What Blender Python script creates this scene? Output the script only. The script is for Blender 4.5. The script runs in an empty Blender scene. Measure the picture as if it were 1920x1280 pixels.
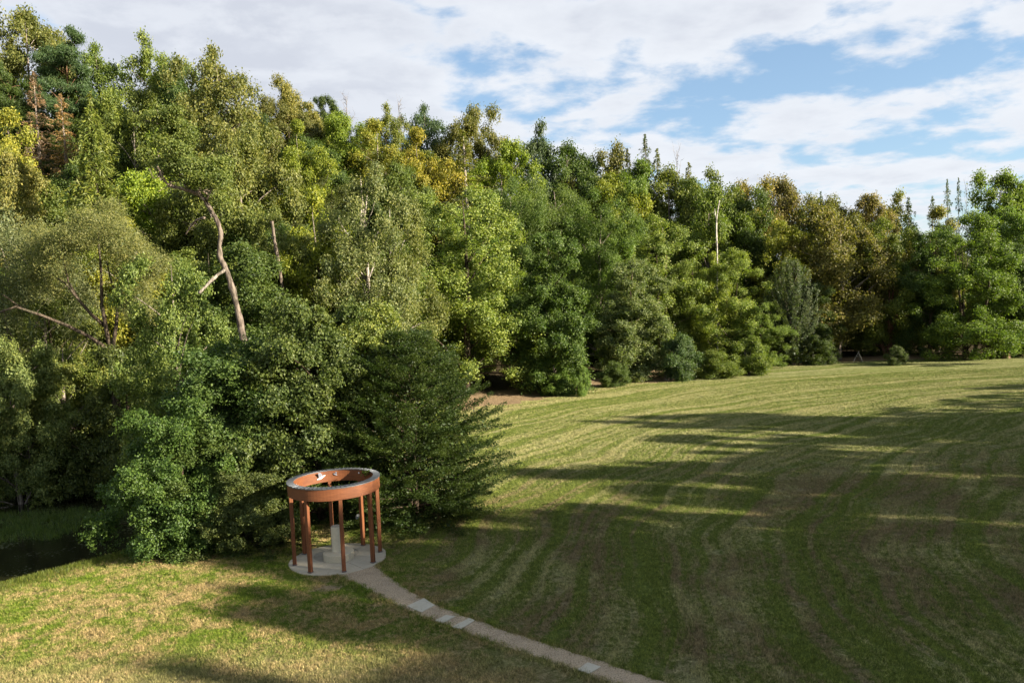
import bpy, math, random
import numpy as np
from math import radians, sin, cos, pi
from mathutils import Matrix, Vector

random.seed(7)
S = bpy.context.scene
COL = S.collection

# ------------------------------------------------------------------ camera
FPX = 1440.0                       # focal length in pixels of a 1920 px wide frame
PITCH, ROLL, CAMZ = 0.0552, -0.0447, 8.674
cp, sp = cos(PITCH), sin(PITCH)
cr, sr = cos(ROLL), sin(ROLL)
_f = np.array([0, cp, -sp]); _r = np.array([1.0, 0, 0]); _u = np.array([0, sp, cp])
CF, CR, CU = _f, _r * cr + _u * sr, -_r * sr + _u * cr
cam_data = bpy.data.cameras.new('camera')
cam_data.sensor_width = 36.0
cam_data.lens = 36.0 * FPX / 1920.0
cam_data.clip_start = 0.3
cam_data.clip_end = 3000
cam = bpy.data.objects.new('camera', cam_data)
COL.objects.link(cam)
M = Matrix.Identity(4)
for i in range(3):
    M[i][0], M[i][1], M[i][2] = CR[i], CU[i], -CF[i]
M[2][3] = CAMZ
cam.matrix_world = M
S.camera = cam

# ------------------------------------------------------------------ light
SUN_AZ, SUN_EL = radians(112.5), radians(19.5)     # clockwise from +Y (view direction)
S.view_settings.view_transform = 'Standard'
S.view_settings.look = 'None'
S.view_settings.exposure = 1.88
S.view_settings.gamma = 1
S.view_settings.use_curve_mapping = False
S.render.engine = 'CYCLES'
S.cycles.max_bounces = 6
S.cycles.diffuse_bounces = 3
S.cycles.transmission_bounces = 4
sd = bpy.data.lights.new('sun', 'SUN')
sd.energy = 5.0
sd.angle = radians(0.5)
sd.color = (1.0, 0.90, 0.74)
sun = bpy.data.objects.new('sun', sd)
COL.objects.link(sun)
SV = Vector((sin(SUN_AZ) * cos(SUN_EL), cos(SUN_AZ) * cos(SUN_EL), sin(SUN_EL)))
sun.rotation_euler = SV.to_track_quat('Z', 'Y').to_euler()
sun.location = SV * 150


class NT:
    """small node-tree helper"""
    def __init__(self, tree):
        self.t = tree
        tree.nodes.clear()

    def n(self, typ, ins=None, **props):
        nd = self.t.nodes.new(typ)
        for k, v in props.items():
            setattr(nd, k, v)
        for k, v in (ins or {}).items():
            s = nd.inputs[k]
            if isinstance(v, bpy.types.NodeSocket):
                self.t.links.new(v, s)
            else:
                s.default_value = v
        return nd

    def m(self, op, a, b=0.0, c=None, clamp=False):
        ins = {0: a, 1: b}
        if c is not None:
            ins[2] = c
        return self.n('ShaderNodeMath', ins, operation=op, use_clamp=clamp).outputs[0]

    def v(self, op, a, b=None):
        ins = {0: a}
        if b is not None:
            ins[1] = b
        nd = self.n('ShaderNodeVectorMath', ins, operation=op)
        return nd.outputs[1] if op in ('LENGTH', 'DOT_PRODUCT') else nd.outputs[0]

    def mix(self, f, a, b, blend='MIX'):
        nd = self.n('ShaderNodeMix', data_type='RGBA', blend_type=blend)
        for i, v in ((0, f), (6, a), (7, b)):
            if isinstance(v, bpy.types.NodeSocket):
                self.t.links.new(v, nd.inputs[i])
            else:
                if i and len(v) == 3:
                    v = (*v, 1)
                nd.inputs[i].default_value = v
        return nd.outputs[2]

    def noise(self, vec, scale, detail=4.0, rough=0.55, dist=0.0, w=None):
        ins = {'Vector': vec, 'Scale': scale, 'Detail': detail, 'Roughness': rough, 'Distortion': dist}
        return self.n('ShaderNodeTexNoise', ins).outputs[0]

    def ramp(self, f, lo, hi, a=0.0, b=1.0):
        return self.n('ShaderNodeMapRange', {0: f, 1: lo, 2: hi, 3: a, 4: b},
                      interpolation_type='SMOOTHSTEP').outputs[0]

    def link(self, a, b):
        self.t.links.new(a, b)


def build_world():
    w = bpy.data.worlds.new('World')
    S.world = w
    w.use_nodes = True
    g = NT(w.node_tree)
    sky = g.n('ShaderNodeTexSky', sky_type='NISHITA', sun_disc=False, sun_elevation=SUN_EL,
              sun_rotation=SUN_AZ, altitude=300, air_density=1.0, dust_density=0.6, ozone_density=1.6)
    tc = g.n('ShaderNodeTexCoord').outputs['Generated']
    d = g.v('NORMALIZE', tc)
    xyz = g.n('ShaderNodeSeparateXYZ', {0: d})
    x, y, z = xyz.outputs
    zz = g.m('MAXIMUM', z, 0.0)
    inv = g.m('DIVIDE', 1.0, g.m('ADD', zz, 0.17))
    px, py = g.m('MULTIPLY', x, inv), g.m('MULTIPLY', y, inv)
    p = g.n('ShaderNodeCombineXYZ', {0: px, 1: py, 2: 0.0}).outputs[0]
    az = g.m('ARCTAN2', x, y)
    el = g.m('ARCSINE', z)

    def blob(a0, e0, sa, se, k=0.0):
        da = g.m('DIVIDE', g.m('SUBTRACT', az, radians(a0)), radians(sa))
        e1 = g.m('SUBTRACT', g.m('SUBTRACT', el, radians(e0)), g.m('MULTIPLY', g.m('SUBTRACT', az, radians(a0)), k))
        de = g.m('DIVIDE', e1, radians(se))
        q = g.m('ADD', g.m('MULTIPLY', da, da), g.m('MULTIPLY', de, de))
        return g.m('EXPONENT', g.m('MULTIPLY', q, -1.0))
    big = g.noise(p, 0.45, 3.0, 0.5)
    ps = g.n('ShaderNodeMapping', {'Vector': p, 'Rotation': (0, 0, radians(-24)), 'Scale': (1.05, 1.15, 1), 'Location': (0.7, 0.3, 0)}).outputs[0]
    fine = g.noise(ps, 2.6, 8.0, 0.56, 0.15)
    puff = g.noise(p, 4.2, 7.0, 0.60, 0.15)
    cov = g.m('ADD', g.m('MULTIPLY', big, 0.30), g.m('MULTIPLY', fine, 1.25))
    cov = g.m('ADD', g.m('SUBTRACT', cov, 0.07), g.m('MULTIPLY', g.m('SUBTRACT', puff, 0.5), 0.45))
    cov = g.m('ADD', cov, g.m('MULTIPLY', blob(-26, 20, 22, 20), 0.30))
    cov = g.m('ADD', cov, g.m('MULTIPLY', blob(12, 7.5, 26, 3.0, -0.05), 0.10))
    cov = g.m('ADD', cov, g.m('MULTIPLY', blob(14, 18.2, 18, 2.2, 0.03), 0.09))
    cov = g.m('SUBTRACT', cov, g.m('MULTIPLY', blob(16, 13.6, 15, 2.0, 0.0), 0.10))
    a = g.ramp(cov, 0.585, 0.80)
    # cloud tone: white edges, greyer thick bellies
    thick = g.ramp(g.m('ADD', cov, g.m('MULTIPLY', blob(-22, 17, 18, 10), 0.20)), 0.74, 1.15)
    tone = g.mix(thick, (4.5, 4.68, 5.0), (3.55, 3.72, 4.15))
    tone = g.mix(g.ramp(puff, 0.42, 0.62, 0.0, 0.5), tone, (4.9, 5.05, 5.3))
    skyc = g.mix(0.30, sky.outputs[0], (2.3, 3.6, 5.2))
    col = g.mix(g.m('MULTIPLY', a, 0.95), skyc, tone)
    bg = g.n('ShaderNodeBackground', {'Color': col, 'Strength': 0.052})
    out = g.n('ShaderNodeOutputWorld')
    g.link(bg.outputs[0], out.inputs[0])


build_world()

# ------------------------------------------------------------------ helpers
def ray(px, py):
    """direction (per unit depth) of an image point of the 1920x1280 frame"""
    return CF + CR * ((px - 960) / FPX) + CU * ((640 - py) / FPX)


def at_depth(px, py, D):
    d = ray(px, py)
    return np.array([0, 0, CAMZ]) + d * (D / d[1])


def on_z(px, py, z=0.0):
    d = ray(px, py)
    return np.array([0, 0, CAMZ]) + d * ((z - CAMZ) / d[2])


def project(P):
    P = np.asarray(P, float) - np.array([0, 0, CAMZ])
    d = P @ CF
    return 960 + FPX * (P @ CR) / d, 640 - FPX * (P @ CU) / d


def new_mesh(name, verts, faces_flat, sizes, mat=None, attrs=None, smooth=False):
    """verts (n,3); faces as one flat index array with the size of each face"""
    me = bpy.data.meshes.new(name)
    verts = np.ascontiguousarray(verts, dtype=np.float32)
    faces_flat = np.ascontiguousarray(faces_flat, dtype=np.int32)
    sizes = np.ascontiguousarray(sizes, dtype=np.int32)
    me.vertices.add(len(verts))
    me.vertices.foreach_set('co', verts.ravel())
    me.loops.add(len(faces_flat))
    me.loops.foreach_set('vertex_index', faces_flat)
    me.polygons.add(len(sizes))
    starts = np.concatenate([[0], np.cumsum(sizes)[:-1]]).astype(np.int32)
    me.polygons.foreach_set('loop_start', starts)
    me.update(calc_edges=True)
    me.polygons.foreach_set('use_smooth', np.full(len(sizes), bool(smooth)))
    for k, (dom, arr) in (attrs or {}).items():
        at = me.attributes.new(k, 'FLOAT', dom)
        at.data.foreach_set('value', np.ascontiguousarray(arr, dtype=np.float32))
    if mat:
        me.materials.append(mat)
    return me


def quads_mesh(name, verts, quads, mat, attrs=None, smooth=False):
    quads = np.asarray(quads)
    return new_mesh(name, verts, quads.ravel(), np.full(len(quads), quads.shape[1]), mat, attrs, smooth)


def link(name, me, parent=None, loc=None, kind=None):
    o = bpy.data.objects.new(name, me)
    COL.objects.link(o)
    if parent is not None:
        o.parent = parent
    if loc is not None:
        o.location = loc
    if kind:
        o['kind'] = kind
    return o


def tag(o, label, cat, group=None):
    o['label'] = label
    o['category'] = cat
    if group:
        o['group'] = group
    return o


def thing(name, label, cat, loc, rz=0.0, group=None):
    o = bpy.data.objects.new(name, None)
    o.empty_display_size = 0.5
    COL.objects.link(o)
    o.location = loc
    o.rotation_euler = (0, 0, rz)
    return tag(o, label, cat, group)


def sstep(a, b, x):
    t = np.clip((x - a) / (b - a), 0, 1)
    return t * t * (3 - 2 * t)


class Geo:
    """collects polygons for one mesh"""
    def __init__(self):
        self.v, self.f, self.n = [], [], 0

    def add(self, verts, faces):
        verts = np.asarray(verts, float)
        self.v.append(verts)
        for f in faces:
            self.f.append([i + self.n for i in f])
        self.n += len(verts)

    def tube(self, pts, radii, sides=7, cap=True, rough=0.0):
        pts = np.asarray(pts, float)
        if rough:
            m = len(pts) * 6
            k, t = np.arange(len(pts)), np.linspace(0, len(pts) - 1, m)
            P = np.stack([np.interp(t, k, pts[:, q]) for q in range(3)], -1)
            for _ in range(4):
                P[1:-1] = (P[:-2] + 2 * P[1:-1] + P[2:]) / 4
            radii = np.interp(t, k, radii)
            jr = np.random.RandomState(m)
            radii = radii * (1 + rough * np.convolve(jr.normal(0, 1, m), [.3, .5, .3], 'same') + rough * 0.8 * np.sin(t * 5.1))
            pts = P + jr.normal(0, 1, (m, 3)) * radii[:, None] * rough * 0.5
        n = len(pts)
        tan = np.gradient(pts, axis=0)
        tan /= np.linalg.norm(tan, axis=1)[:, None] + 1e-9
        ref = np.array([0.3, 0.9, 0.2]) if abs(tan[0][2]) > 0.6 else np.array([0, 0, 1.0])
        a = np.arange(sides) * 2 * pi / sides
        vs = []
        for i in range(n):
            u = np.cross(tan[i], ref); u /= np.linalg.norm(u) + 1e-9
            w = np.cross(tan[i], u)
            vs.append(pts[i] + radii[i] * (np.cos(a)[:, None] * u + np.sin(a)[:, None] * w))
        fs = []
        for i in range(n - 1):
            for k in range(sides):
                k2 = (k + 1) % sides
                fs.append((i * sides + k, i * sides + k2, (i + 1) * sides + k2, (i + 1) * sides + k))
        if cap:
            fs.append(tuple(range(sides))[::-1])
            fs.append(tuple((n - 1) * sides + k for k in range(sides)))
        self.add(np.concatenate(vs), fs)

    def box(self, c, size, rz=0.0, tz=0.0):
        c = np.asarray(c, float)
        h = np.asarray(size, float) / 2
        vs = np.array([(x, y, z) for z in (-1, 1) for y in (-1, 1) for x in (-1, 1)]) * h
        R = np.array([[cos(rz), -sin(rz), 0], [sin(rz), cos(rz), 0], [0, 0, 1]])
        self.add(vs @ R.T + c, [(0, 2, 3, 1), (4, 5, 7, 6), (0, 1, 5, 4), (2, 6, 7, 3), (0, 4, 6, 2), (1, 3, 7, 5)])

    def mesh(self, name, mat, smooth=False):
        flat = [i for f in self.f for i in f]
        return new_mesh(name, np.concatenate(self.v), flat, [len(f) for f in self.f], mat, None, smooth)


def bevel(o, w=0.01, seg=2):
    m = o.modifiers.new('bevel', 'BEVEL')
    m.width = w
    m.segments = seg
    m.limit_method = 'ANGLE'
    return o


# ------------------------------------------------------------------ materials
def material(name):
    m = bpy.data.materials.new(name)
    m.use_nodes = True
    return m, NT(m.node_tree)


def finish(g, col, rough=0.8, bump=None, bstr=0.4, bdist=0.02, spec=0.3, metal=0.0):
    ins = {'Base Color': col, 'Roughness': rough, 'Metallic': metal, 'Specular IOR Level': spec}
    if bump is not None:
        ins['Normal'] = g.n('ShaderNodeBump', {'Height': bump, 'Strength': bstr, 'Distance': bdist}).outputs[0]
    b = g.n('ShaderNodeBsdfPrincipled', ins)
    o = g.n('ShaderNodeOutputMaterial')
    g.link(b.outputs[0], o.inputs[0])


def mat_leaf(name='leaf', gloss=0.28, trans=0.34):
    """colour of the object = leaf colour, its alpha = share of yellowed leaves"""
    m, g = material(name)
    oi = g.n('ShaderNodeObjectInfo')
    lr = g.n('ShaderNodeAttribute', attribute_name='lr').outputs['Fac']
    crr = g.n('ShaderNodeAttribute', attribute_name='cr').outputs['Fac']
    c = oi.outputs['Color']
    # leaf to leaf and spray to spray variation
    dark = g.mix(1.0, c, (0.50, 0.60, 0.45), 'MULTIPLY')
    lite = g.mix(1.0, c, (1.75, 1.6, 1.4), 'MULTIPLY')
    c1 = g.mix(lr, dark, lite)
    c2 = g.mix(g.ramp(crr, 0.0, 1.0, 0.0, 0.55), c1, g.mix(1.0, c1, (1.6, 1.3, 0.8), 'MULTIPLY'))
    tc = g.n('ShaderNodeTexCoord').outputs['Object']
    nz = g.noise(g.v('ADD', tc, g.n('ShaderNodeCombineXYZ', {0: g.m('MULTIPLY', oi.outputs['Random'], 90)}).outputs[0]), 0.32, 3.0)
    key = g.m('ADD', g.m('MULTIPLY', nz, 0.9), g.m('MULTIPLY', g.m('ADD', lr, crr), 0.16))
    thr = g.m('SUBTRACT', 0.92, g.m('MULTIPLY', oi.outputs['Alpha'], 0.55))
    yel = g.ramp(g.m('SUBTRACT', key, thr), 0.0, 0.10)
    c3 = g.mix(g.m('MULTIPLY', yel, 0.85), c2, g.mix(lr, (0.17, 0.12, 0.03), (0.20, 0.18, 0.03)))
    pb = g.n('ShaderNodeBsdfPrincipled', {'Base Color': c3, 'Roughness': 0.5, 'Specular IOR Level': gloss})
    tr = g.n('ShaderNodeBsdfTranslucent', {'Color': g.mix(1.0, c3, (1.5, 1.7, 0.6), 'MULTIPLY')})
    mx = g.n('ShaderNodeMixShader', {0: trans, 1: pb.outputs[0], 2: tr.outputs[0]})
    o = g.n('ShaderNodeOutputMaterial')
    g.link(mx.outputs[0], o.inputs[0])
    return m


def mat_bark():
    m, g = material('bark')
    oi = g.n('ShaderNodeObjectInfo')
    tc = g.n('ShaderNodeTexCoord').outputs['Object']
    st = g.n('ShaderNodeMapping', {'Vector': tc, 'Scale': (6, 6, 1.4)}).outputs[0]
    n1 = g.noise(st, 1.6, 6, 0.65, 0.5)
    n2 = g.noise(tc, 1.1, 3)
    c = g.mix(g.ramp(n1, 0.40, 0.60), g.mix(1.0, oi.outputs['Color'], (0.34, 0.31, 0.30), 'MULTIPLY'), g.mix(1.0, oi.outputs['Color'], (1.25, 1.22, 1.2), 'MULTIPLY'))
    c = g.mix(g.ramp(n2, 0.45, 0.75, 0, 0.45), c, (0.05, 0.055, 0.03))
    finish(g, c, 0.9, n1, 0.8, 0.03, 0.15)
    return m


def ground_colour(g, pos, blade=False):
    """mown hay in curved rows over green grass; tan, burnt patches on the near lawn"""
    s = g.n('ShaderNodeSeparateXYZ', {0: pos})
    x, y = s.outputs[0], s.outputs[1]
    warp = g.noise(pos, 0.07, 2.0)
    dx, dy = g.m('SUBTRACT', x, 47.0), g.m('SUBTRACT', y, 11.0)
    r = g.m('SQRT', g.m('ADD', g.m('MULTIPLY', dx, dx), g.m('MULTIPLY', dy, dy)))
    r = g.m('ADD', r, g.m('MULTIPLY', warp, 6.5))
    th = g.m('ARCTAN2', dy, dx)
    fine = g.ramp(g.m('ADD', g.m('MULTIPLY', g.noise(pos, 6.0, 5, 0.75), 0.5), g.m('MULTIPLY', g.noise(pos, 22.0, 4, 0.75), 0.5)), 0.36, 0.64)
    mid = g.noise(pos, 1.9, 5, 0.65, 0.4)
    big = g.noise(pos, 0.23, 4, 0.6, 0.5)
    rv = g.n('ShaderNodeCombineXYZ', {0: g.m('ADD', r, g.m('MULTIPLY', mid, 0.5)), 1: g.m('MULTIPLY', th, 3.0), 2: 0.0}).outputs[0]
    stripes = g.noise(rv, 0.50, 4.0, 0.66)
    rv2 = g.n('ShaderNodeCombineXYZ', {0: g.m('MULTIPLY', g.m('ADD', r, g.m('MULTIPLY', mid, 0.25)), 3.2), 1: g.m('MULTIPLY', th, 5.0), 2: 0.0}).outputs[0]
    thin = g.noise(rv2, 0.5, 4.0, 0.65)
    lawn = g.n('ShaderNodeAttribute', attribute_name='lawn').outputs['Fac'] if not blade else \
        g.ramp(g.m('ADD', x, g.m('MULTIPLY', g.m('SUBTRACT', y, 17.0), 0.62)), 2.8, -0.6)
    # hay amount on the meadow
    hay = g.m('ADD', g.m('MULTIPLY', g.m('SUBTRACT', stripes, 0.5), 0.85), g.m('ADD', 0.58, g.m('MULTIPLY', g.m('SUBTRACT', thin, 0.5), 1.5)))
    hay = g.m('ADD', hay, g.m('MULTIPLY', g.m('SUBTRACT', mid, 0.5), 0.55))
    hay = g.m('ADD', hay, g.m('MULTIPLY', g.m('SUBTRACT', fine, 0.5), 0.34))
    hay = g.ramp(hay, 0.46, 0.76)
    green = g.mix(fine, (0.066, 0.092, 0.018), (0.185, 0.225, 0.040))
    hayc = g.mix(fine, (0.180, 0.168, 0.074), (0.42, 0.400, 0.185))
    brown = g.mix(fine, (0.115, 0.082, 0.048), (0.27, 0.21, 0.115))
    hayc = g.mix(g.m('MULTIPLY', g.ramp(big, 0.36, 0.58), g.ramp(g.m('ADD', y, g.m('MULTIPLY', big, 14.0)), 52.0, 38.0)), hayc, brown)
    meadow = g.mix(g.m('MULTIPLY', hay, 0.9), green, hayc)
    # near lawn
    lk = g.m('ADD', g.m('MULTIPLY', mid, 0.75), g.m('MULTIPLY', g.noise(pos, 0.55, 4, 0.6, 0.6), 0.7))
    lk = g.m('ADD', lk, g.m('MULTIPLY', g.m('SUBTRACT', fine, 0.5), 0.26))
    lgreen = g.mix(fine, (0.055, 0.095, 0.008), (0.155, 0.215, 0.02))
    tan = g.mix(fine, (0.20, 0.142, 0.058), (0.37, 0.290, 0.138))
    lawnc = g.mix(g.ramp(lk, 0.62, 0.86), lgreen, tan)
    straw = g.mix(fine, (0.20, 0.155, 0.075), (0.36, 0.31, 0.16))
    lawnc = g.mix(g.ramp(g.m('ADD', y, g.m('MULTIPLY', mid, 4.0)), 22.0, 19.0, 0, 0.65), lawnc, straw)
    return g.mix(lawn, meadow, lawnc), fine, mid, hay


def mat_ground():
    m, g = material('ground_grass')
    pos = g.n('ShaderNodeNewGeometry').outputs['Position']
    c, fine, mid, hay = ground_colour(g, pos)
    litter = g.n('ShaderNodeAttribute', attribute_name='litter').outputs['Fac']
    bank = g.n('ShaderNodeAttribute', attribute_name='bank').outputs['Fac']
    worn = g.n('ShaderNodeAttribute', attribute_name='worn').outputs['Fac']
    lf = g.ramp(g.m('ADD', litter, g.m('MULTIPLY', g.m('SUBTRACT', mid, 0.5), 0.8)), 0.35, 0.6)
    lit_c = g.mix(fine, (0.17, 0.115, 0.062), (0.40, 0.285, 0.165))
    c = g.mix(lf, c, lit_c)
    soil = g.mix(fine, (0.30, 0.22, 0.13), (0.42, 0.34, 0.23))
    c = g.mix(g.ramp(g.m('ADD', worn, g.m('MULTIPLY', g.m('SUBTRACT', mid, 0.5), 0.9)), 0.4, 0.62), c, soil)
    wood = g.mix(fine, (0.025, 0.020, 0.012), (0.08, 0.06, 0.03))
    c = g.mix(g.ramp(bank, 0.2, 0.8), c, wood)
    h = g.m('ADD', fine, g.m('MULTIPLY', hay, 0.6))
    h = g.m('ADD', h, g.m('MULTIPLY', mid, 0.9))
    finish(g, c, 0.95, h, 1.0, 0.06, 0.1)
    return m


def mat_blade():
    m, g = material('grass_blade')
    pos = g.n('ShaderNodeNewGeometry').outputs['Position']
    c, fine, mid, hay = ground_colour(g, pos, True)
    lr = g.n('ShaderNodeAttribute', attribute_name='lr').outputs['Fac']
    c = g.mix(g.ramp(lr, 0.0, 1.0, 0.0, 1.0), g.mix(1.0, c, (0.45, 0.5, 0.42), 'MULTIPLY'), g.mix(1.0, c, (1.7, 1.6, 1.5), 'MULTIPLY'))
    finish(g, c, 0.7, spec=0.2)
    return m


def mat_path():
    m, g = material('sand_path')
    pos = g.n('ShaderNodeNewGeometry').outputs['Position']
    n1, n2, n3 = g.noise(pos, 26, 5, 0.7), g.noise(pos, 2.2, 4), g.noise(pos, 90, 2)
    c = g.mix(g.ramp(n1, 0.36, 0.64), (0.19, 0.140, 0.088), (0.43, 0.335, 0.22))
    c = g.mix(g.ramp(n2, 0.4, 0.7, 0, 0.5), c, (0.20, 0.15, 0.10))
    c = g.mix(g.ramp(n3, 0.58, 0.66, 0, 0.7), c, (0.58, 0.53, 0.45))
    finish(g, c, 0.95, g.m('ADD', n1, n3), 0.7, 0.015, 0.1)
    return m


def mat_stone(name, a, b, sc=14, dirt=(0.16, 0.14, 0.09)):
    m, g = material(name)
    pos = g.n('ShaderNodeNewGeometry').outputs['Position']
    n1, n2, n3 = g.noise(pos, sc, 6, 0.65), g.noise(pos, 1.7, 4), g.noise(pos, 60, 3)
    c = g.mix(n1, a, b)
    c = g.mix(g.ramp(n2, 0.5, 0.75, 0, 0.45), c, dirt)
    finish(g, c, 0.85, g.m('ADD', n1, n3), 0.35, 0.006, 0.25)
    return m


def mat_wood():
    m, g = material('red_stained_wood')
    tc = g.n('ShaderNodeTexCoord')
    uv = g.n('ShaderNodeAttribute', attribute_name='grain', attribute_type='GEOMETRY').outputs['Vector']
    st = g.n('ShaderNodeMapping', {'Vector': uv, 'Scale': (1.5, 42.0, 42.0)}).outputs[0]
    n1 = g.noise(st, 2.0, 6, 0.6, 0.6)
    n2 = g.noise(uv, 1.4, 3)
    rnd = g.n('ShaderNodeObjectInfo').outputs['Random']
    c = g.mix(g.ramp(n1, 0.3, 0.7), (0.084, 0.028, 0.010), (0.190, 0.066, 0.022))
    c = g.mix(g.ramp(n2, 0.5, 0.72, 0, 0.5), c, (0.085, 0.030, 0.018))
    c = g.mix(g.m('MULTIPLY', rnd, 0.25), c, (0.17, 0.060, 0.028))
    finish(g, c, 0.6, n1, 0.12, 0.0015, 0.3)
    return m


def mat_metal():
    m, g = material('zinc_sheet')
    pos = g.n('ShaderNodeNewGeometry').outputs['Position']
    n = g.noise(pos, 9, 4)
    c = g.mix(n, (0.07, 0.078, 0.088), (0.17, 0.18, 0.195))
    finish(g, c, 0.45, n, 0.1, 0.003, 0.5, 0.6)
    return m


def mat_water():
    m, g = material('pond_water')
    pos = g.n('ShaderNodeNewGeometry').outputs['Position']
    n = g.noise(pos, 2.2, 4, 0.6)
    specks = g.noise(pos, 7, 4, 0.7)
    duck = g.noise(pos, 0.45, 3)
    f = g.ramp(g.m('ADD', specks, g.m('MULTIPLY', duck, 0.5)), 0.87, 0.92)
    c = g.mix(f, (0.012, 0.012, 0.006), (0.06, 0.07, 0.02))
    ro = g.m('ADD', g.m('MULTIPLY', f, 0.5), 0.10)
    finish(g, c, ro, n, 0.08, 0.05, 0.4)
    return m


def mat_flat(name, c, rough=0.6, spec=0.3):
    m, g = material(name)
    pos = g.n('ShaderNodeNewGeometry').outputs['Position']
    n = g.noise(pos, 12, 4)
    col = g.mix(n, tuple(v * 0.8 for v in c), tuple(min(1, v * 1.2) for v in c))
    finish(g, col, rough, spec=spec)
    return m


LEAF = mat_leaf()
BARK = mat_bark()
WOOD = mat_wood()
METAL = mat_metal()
GROUND = mat_ground()
BLADE = mat_blade()
PATH = mat_path()
CONC = mat_stone('pale_concrete', (0.27, 0.24, 0.18), (0.43, 0.39, 0.305), 10, (0.28, 0.25, 0.17))
PAVE = mat_stone('pale_paving', (0.30, 0.275, 0.215), (0.45, 0.415, 0.335), 12, (0.30, 0.27, 0.18))
PEDE = mat_stone('pedestal_concrete', (0.33, 0.29, 0.21), (0.50, 0.45, 0.34), 18, (0.17, 0.16, 0.10))
GRAVEL = mat_stone('grey_gravel', (0.16, 0.15, 0.12), (0.38, 0.35, 0.28), 45, (0.18, 0.16, 0.11))
CREAM = mat_stone('cream_stone', (0.42, 0.37, 0.27), (0.60, 0.54, 0.41), 14, (0.34, 0.29, 0.20))
WATER = mat_water()

# ------------------------------------------------------------------ terrain
BASE_X = np.array([-120, -70, -34, -22, -12, 0, 12, 28, 54, 110, 260])
BASE_Y = np.array([44, 46, 47, 49, 55, 66, 78.5, 86, 85, 92, 96])
RISE_X = np.array([-120, -60, -25, -8, 6, 18, 30, 45, 80, 260])
RISE_H = np.array([27, 26.5, 24, 18, 13, 8.5, 5, 2.5, 1.5, 1.5])
POND = np.array([(-60, 22), (-24, 21.5), (-18.6, 25.2), (-15.6, 28.2), (-13.6, 31.5), (-12.2, 38), (-9.5, 46),
                 (-14, 48.5), (-24, 45), (-32, 43.5), (-60, 41)])


def poly_dist(x, y, poly):
    """signed distance, positive inside"""
    best = np.full(x.shape, 1e9)
    inside = np.zeros(x.shape, bool)
    n = len(poly)
    for i in range(n):
        x1, y1 = poly[i]; x2, y2 = poly[(i + 1) % n]
        dx, dy = x2 - x1, y2 - y1
        t = np.clip(((x - x1) * dx + (y - y1) * dy) / (dx * dx + dy * dy), 0, 1)
        best = np.minimum(best, np.hypot(x - x1 - t * dx, y - y1 - t * dy))
        with np.errstate(divide='ignore', invalid='ignore'):
            cond = ((y1 > y) != (y2 > y)) & (x < (x2 - x1) * (y - y1) / (y2 - y1 + 1e-12) + x1)
        inside ^= cond
    return np.where(inside, best, -best)


def terrain(x, y):
    x = np.asarray(x, float); y = np.asarray(y, float)
    d = y - np.interp(x, BASE_X, BASE_Y)
    rise = np.interp(x, RISE_X, RISE_H) * sstep(-2, 62, d)
    z = rise + 0.03 * np.clip(d - 55, 0, 200) * 0
    z = z + 0.05 * np.sin(x * 0.31 + 1.0) * np.sin(y * 0.23) * sstep(3, 10, np.hypot(x + 6.3, y - 26))
    pd = poly_dist(x, y, POND)
    z = z - 1.75 * sstep(-1.1, 1.0, pd)
    # the lawn rolls off a little towards the water
    z = z + 0.0 * pd
    # rises to the right of the frame and behind the camera
    z = z + 3.0 * sstep(60, 140, x)
    return z


def tz(x, y):
    return float(terrain(np.array([x]), np.array([y]))[0])


def build_ground():
    def axis(segs):
        out = [segs[0][0]]
        for a, b, st in segs:
            n = max(1, int(round((b - a) / st)))
            out += list(a + (b - a) * (np.arange(n) + 1) / n)
        return np.array(out)
    xs = axis([(-700, -120, 60), (-120, -45, 3), (-45, -24, 0.8), (-24, 30, 0.45), (30, 80, 2), (80, 160, 6), (160, 900, 80)])
    ys = axis([(-200, -10, 20), (-10, 12, 2), (12, 70, 0.45), (70, 130, 2), (130, 220, 10), (220, 1500, 120)])
    X, Y = np.meshgrid(xs, ys)
    Z = terrain(X, Y)
    Z = Z + 0.025 * np.sin(X * 2.1 + Y * 1.3) * np.sin(Y * 1.7 - X * 0.6) * (np.hypot(X + 6.3, Y - 26) > 2.6)
    V = np.stack([X, Y, Z], -1).reshape(-1, 3)
    nx, ny = len(xs), len(ys)
    i = np.arange(nx * ny).reshape(ny, nx)
    Q = np.stack([i[:-1, :-1], i[:-1, 1:], i[1:, 1:], i[1:, :-1]], -1).reshape(-1, 4)
    x, y = V[:, 0], V[:, 1]
    d = y - np.interp(x, BASE_X, BASE_Y)
    litter = sstep(-7.5, -5.0, d) * sstep(26, 12, x) * sstep(-9, -2, x) * 0.95 + \
        sstep(-2.2, -0.6, d) * sstep(8, 20, x) * 0.7
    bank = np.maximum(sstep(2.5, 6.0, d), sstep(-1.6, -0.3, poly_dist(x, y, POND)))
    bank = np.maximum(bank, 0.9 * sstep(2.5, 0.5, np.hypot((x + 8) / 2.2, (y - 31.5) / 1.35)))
    lawn = sstep(2.8, -0.6, x + (y - 17) * 0.62)
    # trodden earth beside the path head and at the pavilion's left foot
    worn = 0.75 * np.exp(-((x + 6.2) / 0.9) ** 2 - ((y - 23.3) / 0.55) ** 2)
    worn = np.maximum(worn, 0.55 * np.exp(-((x + 8.4) / 0.8) ** 2 - ((y - 26.6) / 0.9) ** 2))
    worn = np.maximum(worn, 0.5 * np.exp(-((x + 6.3) / 2.6) ** 2 - ((y - 28.3) / 0.8) ** 2))
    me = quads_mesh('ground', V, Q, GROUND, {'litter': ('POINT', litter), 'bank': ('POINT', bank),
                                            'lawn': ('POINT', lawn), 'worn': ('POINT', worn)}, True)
    link('ground', me, kind='structure')


build_ground()

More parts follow.
